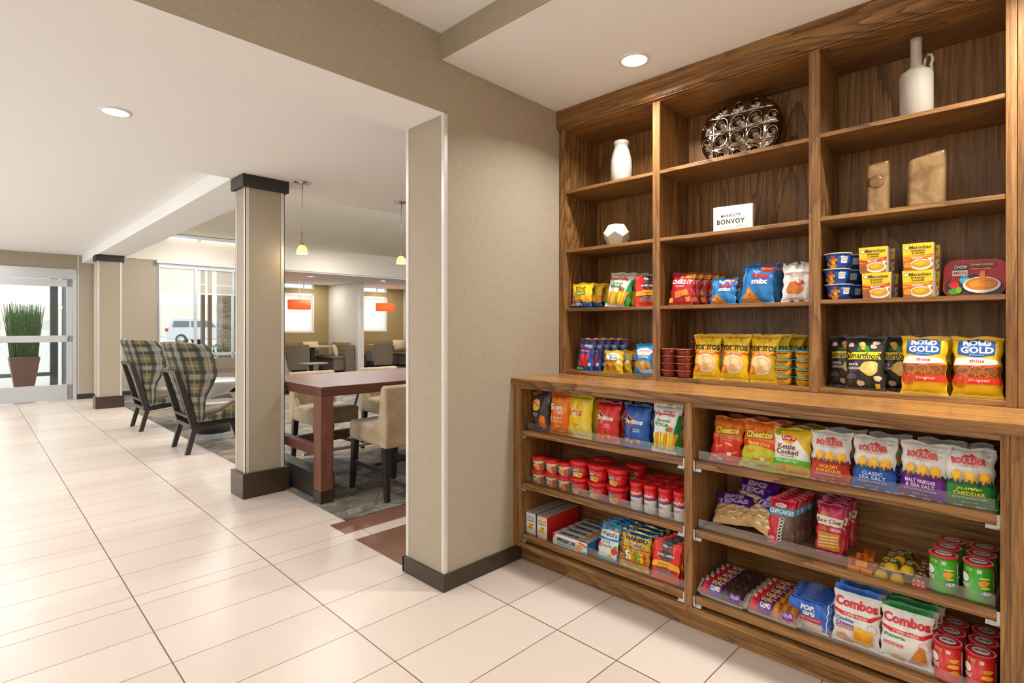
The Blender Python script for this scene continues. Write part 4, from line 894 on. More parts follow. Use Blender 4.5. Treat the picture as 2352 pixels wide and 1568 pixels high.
proto_bag('vines', .118, .196, .035, [(0, (18, 84, 170)), (.3, (16, 60, 140)), (.93, (170, 60, 80)), (.97, (224, 190, 170))], [T('RED', .24, .76, .26, .07, (230, 120, 110), .03), T('VINES', .64, .76, .5, .09, (240, 230, 230), .03), Q([(.24, .58), (.76, .56), (.76, .63), (.24, .64)], RED), T('ORIGINAL RED', .5, .60, .44, .03, WH, .01)] + [Q([(.18 + .07 * i, .14), (.24 + .07 * i, .14), (.25 + .075 * i, .48 + .03 * (i % 3)), (.19 + .075 * i, .49 + .03 * (i % 2))], [(214, 70, 74), (232, 96, 96)][i % 2]) for i in range(8)] + [E(.84, .2, .09, .055, (200, 220, 240)), R(.06, .03, .5, .09, (150, 210, 60))], 14, waist=.03)
proto_bag('amos', .135, .128, .04, [(0, (226, 186, 30)), (.85, (206, 168, 30))], [E(.5, .73, .38, .17, WH), T('Famous', .46, .79, .5, .09, (50, 90, 160), .0, shear=.3), T('Amos', .52, .68, .46, .12, (60, 120, 190), .01, shear=.2), R(.12, .48, .88, .56, (150, 96, 40)), BL(.3, .28, .2, .16, (160, 110, 56), 2), BL(.52, .22, .18, .13, (190, 136, 70), 3), BL(.45, .38, .18, .1, (206, 156, 86), 5), E(.86, .48, .1, .1, WH)], 15)
proto_bag('sand', .132, .17, .05, [(0, (40, 140, 206)), (.9, (30, 124, 190))], [E(.5, .74, .4, .13, WH), T("Grandma's", .5, .78, .56, .07, (200, 60, 50), .01, shear=.1), T('Sandwich', .5, .66, .66, .08, WH, .03), T('Cremes', .5, .58, .5, .08, WH, .03), BL(.26, .34, .18, .12, (206, 160, 100), 2), BL(.54, .36, .18, .12, (222, 180, 120), 3), BL(.4, .22, .2, .12, (214, 168, 108), 4), BL(.75, .32, .15, .11, (200, 152, 92), 5), Q([(.3, .12), (.9, .2), (1, .05), (.4, .04)], (190, 220, 240))], 16)
def tost(): return [E(.3, .90, .035, .024, (214, 100, 30)), E(.5, .93, .035, .024, (214, 90, 30)), E(.7, .90, .035, .024, (214, 100, 30)), Q([(.22, .83), (.36, .9), (.5, .83), (.64, .9), (.8, .83)], (206, 196, 40)), T('TOSTITOS', .5, .70, .96, .12, BK, .045), Q([(.46, .67), (.54, .67), (.54, .745), (.46, .745)], (240, 160, 40)), E(.5, .72, .018, .018, RED), wave(.555, .60, .012, .012, (228, 96, 60)), T('CRISPY ROUNDS', .5, .585, .6, .035, (250, 220, 190), .02), E(.5, .35, .37, .2, WH), E(.5, .35, .34, .18, (232, 196, 150)), BL(.38, .38, .16, .1, (240, 214, 170), 2), BL(.6, .40, .15, .09, (244, 220, 180), 3), BL(.52, .28, .16, .08, (222, 184, 134), 4), BL(.7, .30, .1, .07, (236, 204, 158), 7), BL(.3, .26, .1, .06, (216, 176, 126), 8), E(.14, .24, .13, .09, (226, 110, 40)), E(.14, .24, .09, .06, (240, 170, 80))]
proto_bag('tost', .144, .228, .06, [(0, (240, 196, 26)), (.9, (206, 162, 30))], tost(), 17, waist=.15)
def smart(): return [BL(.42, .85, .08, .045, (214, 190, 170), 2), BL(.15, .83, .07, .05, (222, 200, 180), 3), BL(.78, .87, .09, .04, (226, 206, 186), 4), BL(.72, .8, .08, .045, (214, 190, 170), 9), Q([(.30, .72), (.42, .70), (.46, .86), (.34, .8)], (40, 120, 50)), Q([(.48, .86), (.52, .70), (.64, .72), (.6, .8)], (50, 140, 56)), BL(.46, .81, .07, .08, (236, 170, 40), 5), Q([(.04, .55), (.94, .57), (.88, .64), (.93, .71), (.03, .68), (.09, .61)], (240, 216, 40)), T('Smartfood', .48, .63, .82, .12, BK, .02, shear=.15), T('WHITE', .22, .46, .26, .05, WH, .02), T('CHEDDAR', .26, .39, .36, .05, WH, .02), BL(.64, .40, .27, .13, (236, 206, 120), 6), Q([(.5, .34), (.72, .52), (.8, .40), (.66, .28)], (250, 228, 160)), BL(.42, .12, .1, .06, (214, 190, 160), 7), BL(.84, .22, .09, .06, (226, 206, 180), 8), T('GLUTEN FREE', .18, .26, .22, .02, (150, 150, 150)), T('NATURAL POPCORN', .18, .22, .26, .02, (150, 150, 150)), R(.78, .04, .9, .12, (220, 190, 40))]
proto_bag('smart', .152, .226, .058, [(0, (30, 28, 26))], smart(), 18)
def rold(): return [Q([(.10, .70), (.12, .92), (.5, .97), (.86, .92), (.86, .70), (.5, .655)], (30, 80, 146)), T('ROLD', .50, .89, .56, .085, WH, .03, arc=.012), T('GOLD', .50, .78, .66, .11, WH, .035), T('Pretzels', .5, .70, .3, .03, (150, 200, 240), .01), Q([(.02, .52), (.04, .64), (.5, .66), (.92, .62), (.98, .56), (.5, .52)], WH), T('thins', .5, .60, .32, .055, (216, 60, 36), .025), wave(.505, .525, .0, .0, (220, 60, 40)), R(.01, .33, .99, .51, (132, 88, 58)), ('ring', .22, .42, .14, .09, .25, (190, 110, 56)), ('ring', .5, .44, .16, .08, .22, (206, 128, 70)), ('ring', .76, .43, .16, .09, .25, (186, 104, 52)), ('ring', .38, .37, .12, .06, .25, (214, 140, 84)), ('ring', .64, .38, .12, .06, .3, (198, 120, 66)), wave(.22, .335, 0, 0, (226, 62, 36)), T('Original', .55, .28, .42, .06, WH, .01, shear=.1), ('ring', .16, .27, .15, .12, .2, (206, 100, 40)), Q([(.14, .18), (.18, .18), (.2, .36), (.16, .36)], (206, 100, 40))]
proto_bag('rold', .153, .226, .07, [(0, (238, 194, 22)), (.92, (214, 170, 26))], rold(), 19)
# ---- tray R1
def cheet(hot):
    a = [R(0, .0, 1, .5, (206, 36, 22) if not hot else (190, 200, 40)), wave(.42, .56, .06, .04, (214, 44, 22)) if hot else wave(.46, .52, .05, .03, (214, 60, 30)), T('Cheetos', .48, .715, .86, .19, (30, 26, 26), .10, rise=.05), T('Cheetos', .48, .715, .80, .16, (246, 200, 30), .05, rise=.05)]
    if hot: a += [T('Flamin Hot', .5, .53, .66, .08, (250, 220, 60), .02, shear=.3)]
    else: a += [Q([(.34, .56), (.7, .58), (.68, .63), (.36, .61)], (120, 70, 20)), T('Crunchy', .52, .595, .3, .035, (250, 200, 60), .01)]
    for i, (x, y, r) in enumerate([(.3, .35, .5), (.62, .42, -.3), (.5, .2, .2), (.78, .25, .7), (.25, .12, -.2), (.7, .1, .1)]):
        c, s = math.cos(r) * .14, math.sin(r) * .05; a.append(Q([(x - c, y - s - .02), (x + c, y + s - .02), (x + c, y + s + .025), (x - c, y - s + .025)], [(240, 130, 30), (250, 160, 50), (226, 100, 26)][i % 3]))
    a += [BL(.36, .08, .09, .04, (236, 230, 220), 3), BL(.66, .22, .07, .05, (236, 230, 224), 4)]
    return a
proto_bag('chee', .135, .196, .055, [(0, (200, 34, 24)), (.5, (226, 112, 20)), (.86, (196, 96, 20))], cheet(0), 20); proto_bag('cheeh', .148, .196, .055, [(0, (190, 190, 40)), (.5, (230, 112, 20)), (.86, (214, 104, 20))], cheet(1), 21)
proto_bag('kettle', .148, .182, .055, [(0, (226, 180, 30)), (.80, (222, 192, 40)), (.93, (176, 150, 40))], [Q([(0, .22), (1, .3), (1, .46), (.62, .80), (0, .84)], WH), Q([(.62, .82), (1, .44), (1, .95), (.55, .95)], (228, 182, 30)), E(.44, .78, .19, .12, (236, 170, 30)), Q([(.24, .82), (.26, .73), (.62, .72), (.64, .80), (.44, .84)], (204, 24, 28)), T("Lay's", .44, .785, .32, .085, WH, .03, shear=.12), T('Kettle', .40, .60, .48, .11, (110, 50, 30), .02), T('Cooked', .42, .49, .60, .11, (110, 50, 30), .02), T('ORIGINAL', .42, .40, .4, .03, (110, 60, 40), .01), wave(.22, .33, .02, .02, (90, 180, 60)), T('40% LESS FAT', .42, .30, .62, .055, WH, .02), BL(.22, .14, .14, .08, (216, 160, 50), 2), BL(.7, .12, .18, .08, (226, 176, 60), 3), E(.14, .88, .08, .06, (150, 140, 60))], 22)
def bould(col, l1, l2, tcol, n=22):
    a = [R(0, .02, 1, .40, col)] + [Q([(i / 12., .39), ((i + 1) / 12., .39), ((i + .5) / 12., .44 + .02 * (i % 3))], tuple(int(q * .55) for q in col)) for i in range(12)]
    for x, s in ((.24, 2), (.52, 3), (.80, 4)): a += [BL(x, .50, .12, .12, (226, 160, 44), s), BL(x, .53, .09, .08, (238, 186, 76), s + 5)]
    a += [Q([(i / 9., .38), ((i + 1) / 9., .38), ((i + .5) / 9., .47)], tuple(int(q * .6) for q in col)) for i in range(9)]
    a += [Q([(.36, .83), (.45, .88), (.5, .86), (.56, .90), (.68, .83), (.5, .845)], (200, 44, 36)), T('BOULDER', .50, .775, .68, .11, (204, 40, 36), .045), T('CANYON', .5, .69, .36, .035, (190, 60, 50), .01, sp=1.4), T(l1, .5, .31, .66 if len(l1) > 9 else .5, .065, tcol, .02), T(l2, .5, .23, .62, .065, tcol, .02), T('KETTLE STYLE POTATO CHIPS', .5, .155, .66, .028, WH, .01), T('NET WT 1.5 OZ', .5, .08, .3, .02, WH), R(.80, .80, .92, .92, (214, 214, 208)), T('230', .86, .87, .08, .035, (70, 70, 70), .01)]
    return a
for k, c, a, b, tc, sd in (('b1', (200, 44, 28), 'HICKORY', 'BARBEQUE', (250, 200, 60), 23), ('b2', (20, 84, 176), 'CLASSIC', 'SEA SALT', (210, 226, 244), 24), ('b3', (110, 40, 140), 'MALT VINEGAR', '& SEA SALT', (240, 226, 240), 25), ('b4', (20, 124, 50), 'JALAPE\u00d1O', 'CHEDDAR', (240, 210, 60), 26)):
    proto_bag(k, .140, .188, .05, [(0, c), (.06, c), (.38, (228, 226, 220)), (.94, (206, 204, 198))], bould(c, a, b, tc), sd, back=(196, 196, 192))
# ---- tray R3 / L3 flexible
def combo(c, l1, l2, tc):
    return [R(.0, .90, 1, 1.0, c), T('Combos', .5, .73, .94, .17, (206, 28, 30), .05, rise=0), Q([(.0, .60), (.22, .56), (.8, .56), (1, .64), (1, .60), (.84, .49), (.2, .49), (0, .55)], (206, 28, 30)), T('STUFFED SNACKS', .5, .525, .52, .045, WH, .015), T(l1, .28, .43, .44, .06, tc, .025), T(l2, .28, .355, .40, .06, tc, .025) if l2 else None, ('r', .08, .265, .46, .315, (214, 60, 50)), T('BAKED CRACKER' if c[2] > 120 else 'BAKED PRETZEL', .27, .29, .34, .03, WH, .01), ('ring', .86, .38, .1, .07, .1, (200, 120, 110))]
proto_bag('com1', .150, .200, .05, [(0, (236, 234, 228)), (.9, (20, 84, 170))], combo((20, 84, 170), 'Cheddar', 'Cheese', (30, 80, 160)) + [Q([(.48, .06), (.86, .08), (.88, .32), (.48, .34)], (232, 160, 40)), Q([(.48, .28), (.88, .27), (.88, .32), (.48, .34)], (244, 190, 80)), BL(.2, .12, .12, .06, (226, 170, 110), 2), BL(.36, .08, .1, .05, (214, 156, 96), 3)], 27, waist=.04)
proto_bag('com2', .150, .192, .05, [(0, (236, 234, 228)), (.9, (16, 120, 50))], combo((16, 120, 50), 'Pizzeria', '', (20, 130, 60)) + [Q([(.54, .04), (.92, .10), (.86, .36), (.78, .38)], (196, 116, 60)), BL(.76, .2, .1, .08, (214, 140, 80), 4), BL(.3, .09, .09, .05, (220, 166, 106), 2), BL(.45, .07, .07, .04, (206, 150, 90), 3)], 28, waist=.04)
proto_bag('pop', .150, .108, .02, [(0, (226, 232, 240)), (.06, (16, 90, 196)), (.93, (10, 64, 150))], [T('POP.', .48, .70, .34, .17, WH, .06), T('tarts', .52, .53, .28, .16, WH, .05), R(.28, .30, .82, .42, (222, 50, 44)), T('Frosted Strawberry', .56, .36, .44, .05, WH, .01), Q([(.26, .06), (.86, .04), (.84, .26), (.28, .3)], (226, 190, 150)), Q([(.3, .1), (.82, .08), (.8, .22), (.32, .25)], (240, 214, 206)), R(.93, .0, .95, 1, WH), E(.88, .66, .03, .05, (20, 130, 150))], 29, seal=.07, waist=.01)
proto_bag('welch', .112, .178, .024, [(0, (60, 160, 210)), (.07, WH), (.52, (40, 130, 186))], [BL(.3, .92, .09, .05, (214, 50, 50), 2), BL(.8, .84, .08, .05, (226, 150, 70), 3), E(.55, .9, .08, .04, (60, 140, 50)), Q([(.03, .60), (.5, .56), (.97, .60), (.97, .78), (.5, .80), (.03, .76)], (244, 242, 236)), T("Welch's", .5, .685, .82, .13, (44, 30, 80), .03), R(.26, .545, .66, .575, (60, 150, 200)), T('Fruit', .46, .47, .4, .075, (70, 90, 130), .005, shear=.2), T('Snacks', .48, .37, .5, .075, (70, 90, 130), .005, shear=.2), BL(.86, .26, .13, .1, (214, 50, 40), 4), E(.9, .37, .08, .04, (60, 150, 60)), BL(.08, .36, .09, .06, (220, 60, 50), 5), BL(.66, .1, .1, .06, (236, 160, 80), 6), E(.06, .48, .06, .04, (60, 40, 80))], 30, waist=.01)
proto_bag('hari', .160, .172, .03, [(0, (226, 186, 80)), (.1, (196, 150, 40)), (.88, (30, 90, 150)), (.97, (216, 190, 110))], [T('100+', .2, .93, .16, .045, WH, .01), wave(.80, .885, .06, 0, (206, 160, 50)), T('HARIBO', .54, .80, .74, .115, (30, 26, 26), .05), T('Goldbears', .52, .665, .66, .095, (250, 240, 210), .09), T('Goldbears', .52, .665, .64, .08, (40, 30, 26), .02), wave(.545, .565, .0, .0, (206, 40, 36)), R(.04, .22, .98, .545, (206, 160, 60)), R(.04, .19, .98, .215, (206, 40, 36))] + [BL(.10 + .1 * (i % 9), .27 + .085 * (i // 9) + .02 * (i % 2), .045, .035, [(206, 50, 40), (236, 200, 40), (90, 170, 60), (226, 130, 40), (240, 230, 200), (60, 140, 170)][(i * 5 + i // 3) % 6], i) for i in range(27)] + [R(.5, .58, .78, .63, (150, 150, 160))], 31, mats=FOIL, waist=.01)
# printed snack for upright hanging packs of the lower right trays
proto_bag('cupc', .10, .178, .032, [(0, (214, 90, 120)), (.10, (196, 30, 44))], [Q([(.42, .0), (1, 0), (1, .72), (.5, .74)], (96, 74, 64)), E(.46, .86, .22, .05, WH), T('DOLLY', .46, .86, .3, .05, (200, 40, 50), .02), Q([(.0, .62), (1, .66), (1.0, .80), (.0, .79)], (24, 140, 180)), T('CUPCAKES', .5, .72, .9, .095, WH, .03)] + [('ring', .56 - .015 * i, .56 - .075 * i, .09, .042, .35, WH) for i in range(7)], 32, waist=.01)
proto_bag('claw', .092, .192, .035, [(0, (150, 40, 90)), (.08, (196, 60, 80)), (.5, (190, 34, 80)), (.9, (160, 28, 70))], [BL(.3, .78, .2, .06, (196, 110, 50), 2), Q([(.02, .58), (.98, .56), (.98, .72), (.02, .75)], (240, 232, 214)), T('Bear Claw', .5, .655, .88, .085, (110, 40, 36), .02), R(.54, .46, .95, .54, (220, 120, 130)), T('CHERRY CHEESE', .74, .5, .36, .05, WH, .01), BL(.3, .5, .18, .05, (190, 100, 50), 3), R(.1, .1, .9, .43, (206, 146, 80))] + [Q([(.12, .14 + .06 * i), (.86, .18 + .06 * i), (.88, .20 + .06 * i), (.14, .165 + .06 * i)], (236, 214, 176)) for i in range(4)], 33, waist=.01)
def bigtex(): return [Q([(0, .55), (1, .46), (1, 1), (0, 1)], (92, 30, 150)), T('BIG', .46, .80, .5, .16, (226, 214, 240), .06, rise=.02), T('TEXAS', .46, .62, .78, .15, (226, 214, 240), .06, rise=.02)] + [Q([(x, y), (x + .2, y + .05), (x + .22, y + .1), (x + .02, y + .06)], (242, 232, 212)) for x, y in ((.05, .42), (.3, .38), (.55, .40), (.74, .34), (.1, .28), (.38, .24), (.62, .22), (.18, .12), (.48, .10), (.74, .12))] + [BL(x, y, .07, .03, (196, 140, 70), i) for i, (x, y) in enumerate([(.18, .36), (.5, .32), (.8, .28), (.3, .18), (.6, .16)])]
proto_bag('bigtex', .165, .175, .05, [(0, (214, 178, 128)), (.5, (210, 172, 120)), (.93, (92, 30, 150))], bigtex(), 34, waist=.02)
# lying packs of mini doughnuts: tray bag with six humps
def donut(key, c, c2):
    mb = MB(); L_, w_ = .18, .075
    mb.box(-L_ / 2, L_ / 2, -w_ / 2, w_ / 2, .0, .018, 0, lin((232, 224, 212)))
    nx, ny = 36, 8; V = []; hh = lambda u, v: .018 + .034 * (max(0, 1 - abs(2 * v - 1) ** 2.5) ** .5) * (.74 + .26 * abs(math.sin(PI * u * 6))) * min(1, 12 * u + .35, 12 * (1 - u) + .35)
    sf = lambda u, v, e: ((u - .5) * L_, (v - .5) * w_ , hh(u, v) + e)
    for i in range(nx + 1):
        for j in range(ny + 1): V.append(sf(i / nx, j / ny, 0))
    F = []; o = len(mb.v); mb.v += V
    for i in range(nx):
        for j in range(ny):
            k = o + i * (ny + 1) + j; mb.f.append([k, k + ny + 1, k + ny + 2, k + 1]); mb.mi.append(0); q = (i / nx * 6) % 1; mb.c.append(lin(c if .18 < q < .82 else c2)); mb.sm.append(True)
    D = [Q([(0, .0), (.2, 0), (.26, 1), (0, 1)], (196, 26, 40)), E(.1, .72, .07, .13, WH), T('DOLLY', .1, .72, .09, .10, (200, 40, 50), .02), Q([(.2, 0), (.50, .0), (.56, 1), (.26, 1)], (96, 36, 140)), T('DONUT', .39, .68, .26, .34, (248, 206, 40), .04), T('GEMS', .37, .28, .22, .26, WH, .04), Q([(.74, .02), (.96, .02), (.96, .30), (.74, .30)], (110, 50, 160)), T('CRUNCH', .85, .16, .17, .14, WH, .01)]
    put_layers(mb, D, sf, L_, w_, step=.009, off0=.0012)
    for s in (-1, 1):   # crimped clear ends
        mb.add([(s * L_ / 2, -.03, .004), (s * L_ / 2, .03, .004), (s * (L_ / 2 + .018), .036, .022), (s * (L_ / 2 + .018), -.036, .02)], [(0, 1, 2, 3)], 0, lin((206, 200, 196)))
    o_ = finish(key, mb, FILM); BAGS[key] = o_.data; bpy.data.objects.remove(o_)
donut('donutc', (60, 38, 28), (40, 26, 20)); donut('donutn', (196, 134, 66), (150, 96, 46))
# small bars
def bar(key, L_, w_, t_, c, cend, D):
    mb = MB(); sf = lambda u, v, e: ((u - .5) * L_, (v - .5) * w_, t_ * (max(0, 1 - abs(2 * v - 1) ** 3) ** .5) * min(1, 5 * min(u, 1 - u) + .10) + .001 + e)
    nx, ny = 16, 6; o = len(mb.v); mb.v += [sf(i / nx, j / ny, 0) for i in range(nx + 1) for j in range(ny + 1)]
    for i in range(nx):
        for j in range(ny): k = o + i * (ny + 1) + j; mb.f.append([k, k + ny + 1, k + ny + 2, k + 1]); mb.mi.append(0); mb.c.append(lin(cend if i < 5 or i > nx - 6 else c)); mb.sm.append(True)
    mb.add([(-L_ / 2, -w_ / 2, 0), (L_ / 2, -w_ / 2, 0), (L_ / 2, w_ / 2, 0), (-L_ / 2, w_ / 2, 0)], [(0, 1, 2, 3)], 0, lin(c))
    put_layers(mb, D, sf, L_, w_, step=.01, off0=.0008); o_ = finish(key, mb, FILM); BAGS[key] = o_.data; bpy.data.objects.remove(o_)
bar('bary', .11, .042, .02, (104, 84, 48), (222, 178, 40), [R(.38, .1, .62, .9, (40, 38, 36)), T('KIND', .5, .5, .2, .4, WH, .03)])
dots = [E(.05 + .1 * i, .2 + .3 * j, .022, .06, (246, 220, 206)) for i in range(2) for j in range(3)] + [E(.85 + .1 * i, .2 + .3 * j, .022, .06, (246, 220, 206)) for i in range(2) for j in range(3)]
bar('barr', .11, .042, .02, (96, 70, 50), (206, 70, 50), [R(.38, .1, .62, .9, (40, 38, 36)), T('KIND', .5, .5, .2, .4, WH, .03)] + dots)
# boxes
box_mesh('crackO', .09, .036, .016, ((226, 120, 30), (236, 150, 60), (222, 112, 26), (206, 100, 30)), top=[T('CHEESE CRACKERS', .5, .5, .7, .3, (120, 60, 20), .02), R(.3, .0, .34, 1, (196, 90, 20))])
snack = lambda c: [R(.04, .03, .96, .97, (236, 230, 216)), T('ORIGINAL', .5, .87, .6, .035, (206, 90, 50), .01), T('SNACK', .5, .77, .74, .075, c, .02), T('ON THE RUN', .5, .70, .6, .025, (130, 130, 130)), R(.14, .625, .86, .655, (60, 56, 54)), BL(.5, .42, .26, .13, (222, 186, 110), 2), BL(.45, .36, .22, .08, (206, 160, 80), 3), E(.62, .49, .07, .03, (50, 70, 30)), R(.06, .05, .16, .13, c), T('90 0.5 115 5', .6, .09, .5, .025, (90, 90, 90))]
box_mesh('snB', .075, .046, .127, ((30, 110, 180), (20, 96, 170), (196, 186, 170), (20, 96, 170)), front=snack((30, 120, 180)), top=[T('SNACK', .5, .5, .5, .3, (90, 80, 74), .02), R(.1, .82, .9, .88, (206, 120, 80))])
box_mesh('snR', .075, .046, .127, ((206, 30, 30), (206, 26, 26), (196, 186, 170), (196, 30, 30)), front=snack((214, 60, 40)), top=[T('SNACK', .5, .5, .5, .3, (90, 80, 74), .02), R(.1, .82, .9, .88, (206, 120, 80))], sidep=[T('CRACKERS', .5, .45, .12, .5, (240, 120, 100), .01), R(.04, .84, .96, .855, (236, 120, 90))])
prem = [Q([(.0, .55), (.0, 1), (.1, 1)], (206, 40, 40)), T('PREMIUM', .40, .56, .52, .40, (24, 34, 60), .04), R(.14, .2, .66, .28, (40, 130, 190)), BL(.78, .42, .1, .30, (214, 160, 90), 2), Q([(.74, .88), (1, .62), (1, .76), (.8, .95)], (214, 70, 50)), Q([(.66, .0), (1, .3), (1, 0)], (120, 176, 220))]
box_mesh('prem', .225, .058, .060, ((236, 234, 228), (20, 110, 176), (214, 208, 198), (236, 234, 228)), front=prem, top=prem)
maru = lambda c, w: [R(0, .56, 1, 1, (246, 204, 30)), E(.13, .83, .085, .07, (150, 140, 120)), E(.13, .83, .06, .05, WH), T('Maruchan', .58, .85, .7, .12, BK, .02), T('Instant', .52, .725, .46, .075, BK, .03), T('Lunch', .52, .63, .40, .075, BK, .03), Q([(0, .52), (.3, .47), (.6, .5), (1, .6), (1, .48), (.62, .40), (.3, .38), (0, .43)], c), T(w, .50, .455, .36, .075, WH, .03, rise=.04), T('Flavor', .82, .51, .22, .04, WH, .01, rise=.03), R(0, .0, 1, .38, (176, 110, 66)), E(.62, .2, .38, .2, (240, 232, 218)), E(.62, .22, .32, .14, (206, 160, 60)), BL(.58, .24, .2, .08, (226, 186, 80), 2), BL(.16, .2, .13, .14, (150, 84, 50) if w == 'Beef' else (226, 150, 70), 3), Q([(.82, .44), (.98, .42), (.92, .28)], (246, 240, 228))]
# lids of instant boxes are the white cup rims, so the boxes flare slightly
box_mesh('maruB', .092, .092, .106, ((246, 204, 30), (206, 196, 184), (226, 220, 208), (206, 196, 184)), front=maru((206, 40, 40), 'Beef'), taper=.08)
box_mesh('maruC', .092, .092, .106, ((246, 204, 30), (206, 196, 184), (226, 220, 208), (206, 196, 184)), front=maru((232, 120, 50), 'Chicken'), taper=.08)
# ================================================================ STOCKING THE SHELVES
Z3 = 1.4312; Z3R = 1.4362; Z4 = 1.0542; ZL = {1: .7385, 2: .4435, 3: .1565}
XU = 2.672; XL = 2.288
B_ = 'snack bag'
row('wheat', 'wheat_cracker_bag', XU, 1.985, Z3, 4, .062, '%s yellow and blue bag of wheat crackers, left bay shelf', dy=-.035, lean=-.12)
row('vegU', 'veggie_straw_bag', XU, 1.735, Z3, 3, .072, '%s white and green veggie straw bag, left bay of the bookcase', dy=-.035, lean=-.22, roll=.10)
row('jack', 'jerky_pouch', XU, 1.527, Z3, 1, 0, 'red and yellow jerky pouch half hidden behind the left stile of the bookcase', lean=-.12, yaw=.75)
row('cheez', 'cheese_cracker_bag', XU, 1.341, Z3, 5, .048, '%s red bag of cheese crackers on the middle bay shelf', dy=-.018, lean=-.2, roll=.05)
row('chexS', 'snack_mix_bag', XU, 1.115, Z3, 2, .055, '%s small blue bag of snack mix beside the large blue bags', dy=-.02, lean=-.22)
row('chexL', 'snack_mix_bag', XU + .005, .955, Z3, 3, .062, '%s large blue bag of snack mix on the middle bay shelf', dy=-.016, lean=-.16, roll=.04)
row('sweet', 'sweet_potato_cracker_bag', XU, .776, Z3, 2, .07, '%s white bag of sweet potato crackers, middle bay shelf', dy=.0, lean=-.14)
# cheese cups, three high
mac = tub('macaroni_cup', 'x', 'food cup', .037, .049, .062, [(0, (18, 60, 150)), (.02, (20, 74, 170))], [E(.44, .56, .16, .36, (16, 40, 96)), ('ring', .44, .56, .17, .38, .05, (90, 150, 220)), E(.44, .80, .07, .08, (214, 50, 80)), T('MACARONI', .44, .66, .24, .09, (240, 190, 60), .02), T('CHEESE', .44, .54, .27, .13, (248, 206, 60), .03), BL(.44, .40, .08, .1, (240, 190, 50), 5), BL(.42, .16, .13, .16, (236, 140, 40), 2), R(.14, .2, .34, .4, (232, 120, 30)), R(.66, .36, .86, .8, (226, 226, 220)), T('MICROWAVE', .76, .7, .16, .05, (120, 120, 130)), T('3 MINUTES', .76, .55, .16, .05, (120, 120, 130))], lid=(236, 224, 196), lidprof=[(.050, .062), (.0545, .063), (.0545, .066), (.048, .0665), (.0001, .0665)], arcw=.13)
tags = ['bottom', 'middle', 'top']
for k in range(3):
    for j in range(3):
        put_tub(mac, (2.685 + .105 * k * .98, .610 - .022 * k + [0, .008, .004][j], Z3R + .0668 * j), 'blue macaroni and cheese cup, %s of its stack, %s stack from the shelf front' % (tags[j], ORD[k]), FRONT + [.10, -.12, .0][j], 'blue macaroni cups')
for nm, key, yy, cl in (('instant_noodle_box', 'maruB', .468, 'yellow and red'), ('instant_noodle_box', 'maruC', .330, 'yellow and orange')):
    for k in range(2):
        for j in range(2):
            place(BAGS[key], nm, (2.70 + .115 * k, yy - .012 * j * (key == 'maruB') * -1 - .01 * k, Z3R + .1068 * j), '%s instant noodle box, %s of the %s stack' % (cl, ['bottom', 'top'][j], ['front', 'rear'][k]), 'food box', 0, .02 * (j - k), 0, 'instant noodle boxes')
# noodle tray leaning on its edge
t = thing('noodle_tray', 'black and red chow mein noodle tray with rounded corners, standing on its edge', 'food tray', (2.735, .170, Z3R)); mb = MB()
def rr(w, h, r, n=6): return [(sx * (w / 2 - r) + r * math.cos(a), sz * (h / 2 - r) + r * math.sin(a)) for sx, sz, a0 in ((1, 1, 0), (-1, 1, PI / 2), (-1, -1, PI), (1, -1, 1.5 * PI)) for a in [a0 + PI / 2 * i / n for i in range(n + 1)]]
o1 = rr(.185, .145, .035); o2 = rr(.165, .125, .03); n = len(o1)
V = [(a, -.002, b + .0725) for a, b in o1] + [(a, .004, b + .0725) for a, b in o1] + [(a, .05, b + .0725) for a, b in o2]
mb.add(V, [tuple(range(n))] + [(i, (i + 1) % n, n + (i + 1) % n, n + i) for i in range(n)] + [(n + i, n + (i + 1) % n, 2 * n + (i + 1) % n, 2 * n + i) for i in range(n)] + [tuple(range(2 * n, 3 * n))], 0, lin((200, 30, 40)))
o = finish('tray', mb, PLAS, t); mb = MB(); mb.add([(a * .965, -.0026, b * .96 + .0725) for a, b in o1], [tuple(range(n))], 0, lin((176, 22, 36)))
put_layers(mb, [Q([(.03, .30), (.12, .56), (.12, .1), (.05, .12)], (40, 30, 30)), Q([(.12, .06), (.96, .05), (.97, .3), (.5, .62), (.12, .3)], (40, 24, 26)), Q([(.16, .72), (.4, .73), (.4, .88), (.16, .87)], BK), T('CHOW', .28, .80, .22, .10, WH, .025), R(.15, .56, .4, .71, (240, 236, 230)), T('MEIN', .275, .635, .20, .085, (190, 40, 40), .02), R(.43, .78, .84, .91, (110, 60, 30)), T('Teriyaki Chicken', .62, .85, .36, .06, (246, 226, 180), .01), T('flavor noodles', .62, .74, .3, .035, (240, 210, 200)), E(.36, .44, .085, .11, (90, 190, 226)), T('NO ADDED MSG', .36, .44, .13, .05, WH, .01), BL(.2, .3, .1, .12, (214, 60, 60), 5), E(.64, .30, .30, .22, (238, 232, 222)), E(.64, .32, .26, .17, (206, 116, 40)), BL(.55, .34, .12, .1, (232, 156, 60), 2), BL(.72, .30, .12, .1, (226, 140, 50), 3), Q([(.60, .36), (.70, .36), (.68, .68), (.6, .66)], (226, 130, 44)), E(.2, .12, .09, .08, (70, 140, 50)), E(.28, .16, .05, .09, (100, 170, 60)), T('NET WT 4 OZ', .72, .15, .16, .03, WH, .01)], lambda u, v, e: ((u - .5) * .185, -.003 - e, v * .145), .185, .145, step=.3)
finish('film_lid', mb, FILM, t); t.rotation_euler = (-.16, .03, FRONT - .1)
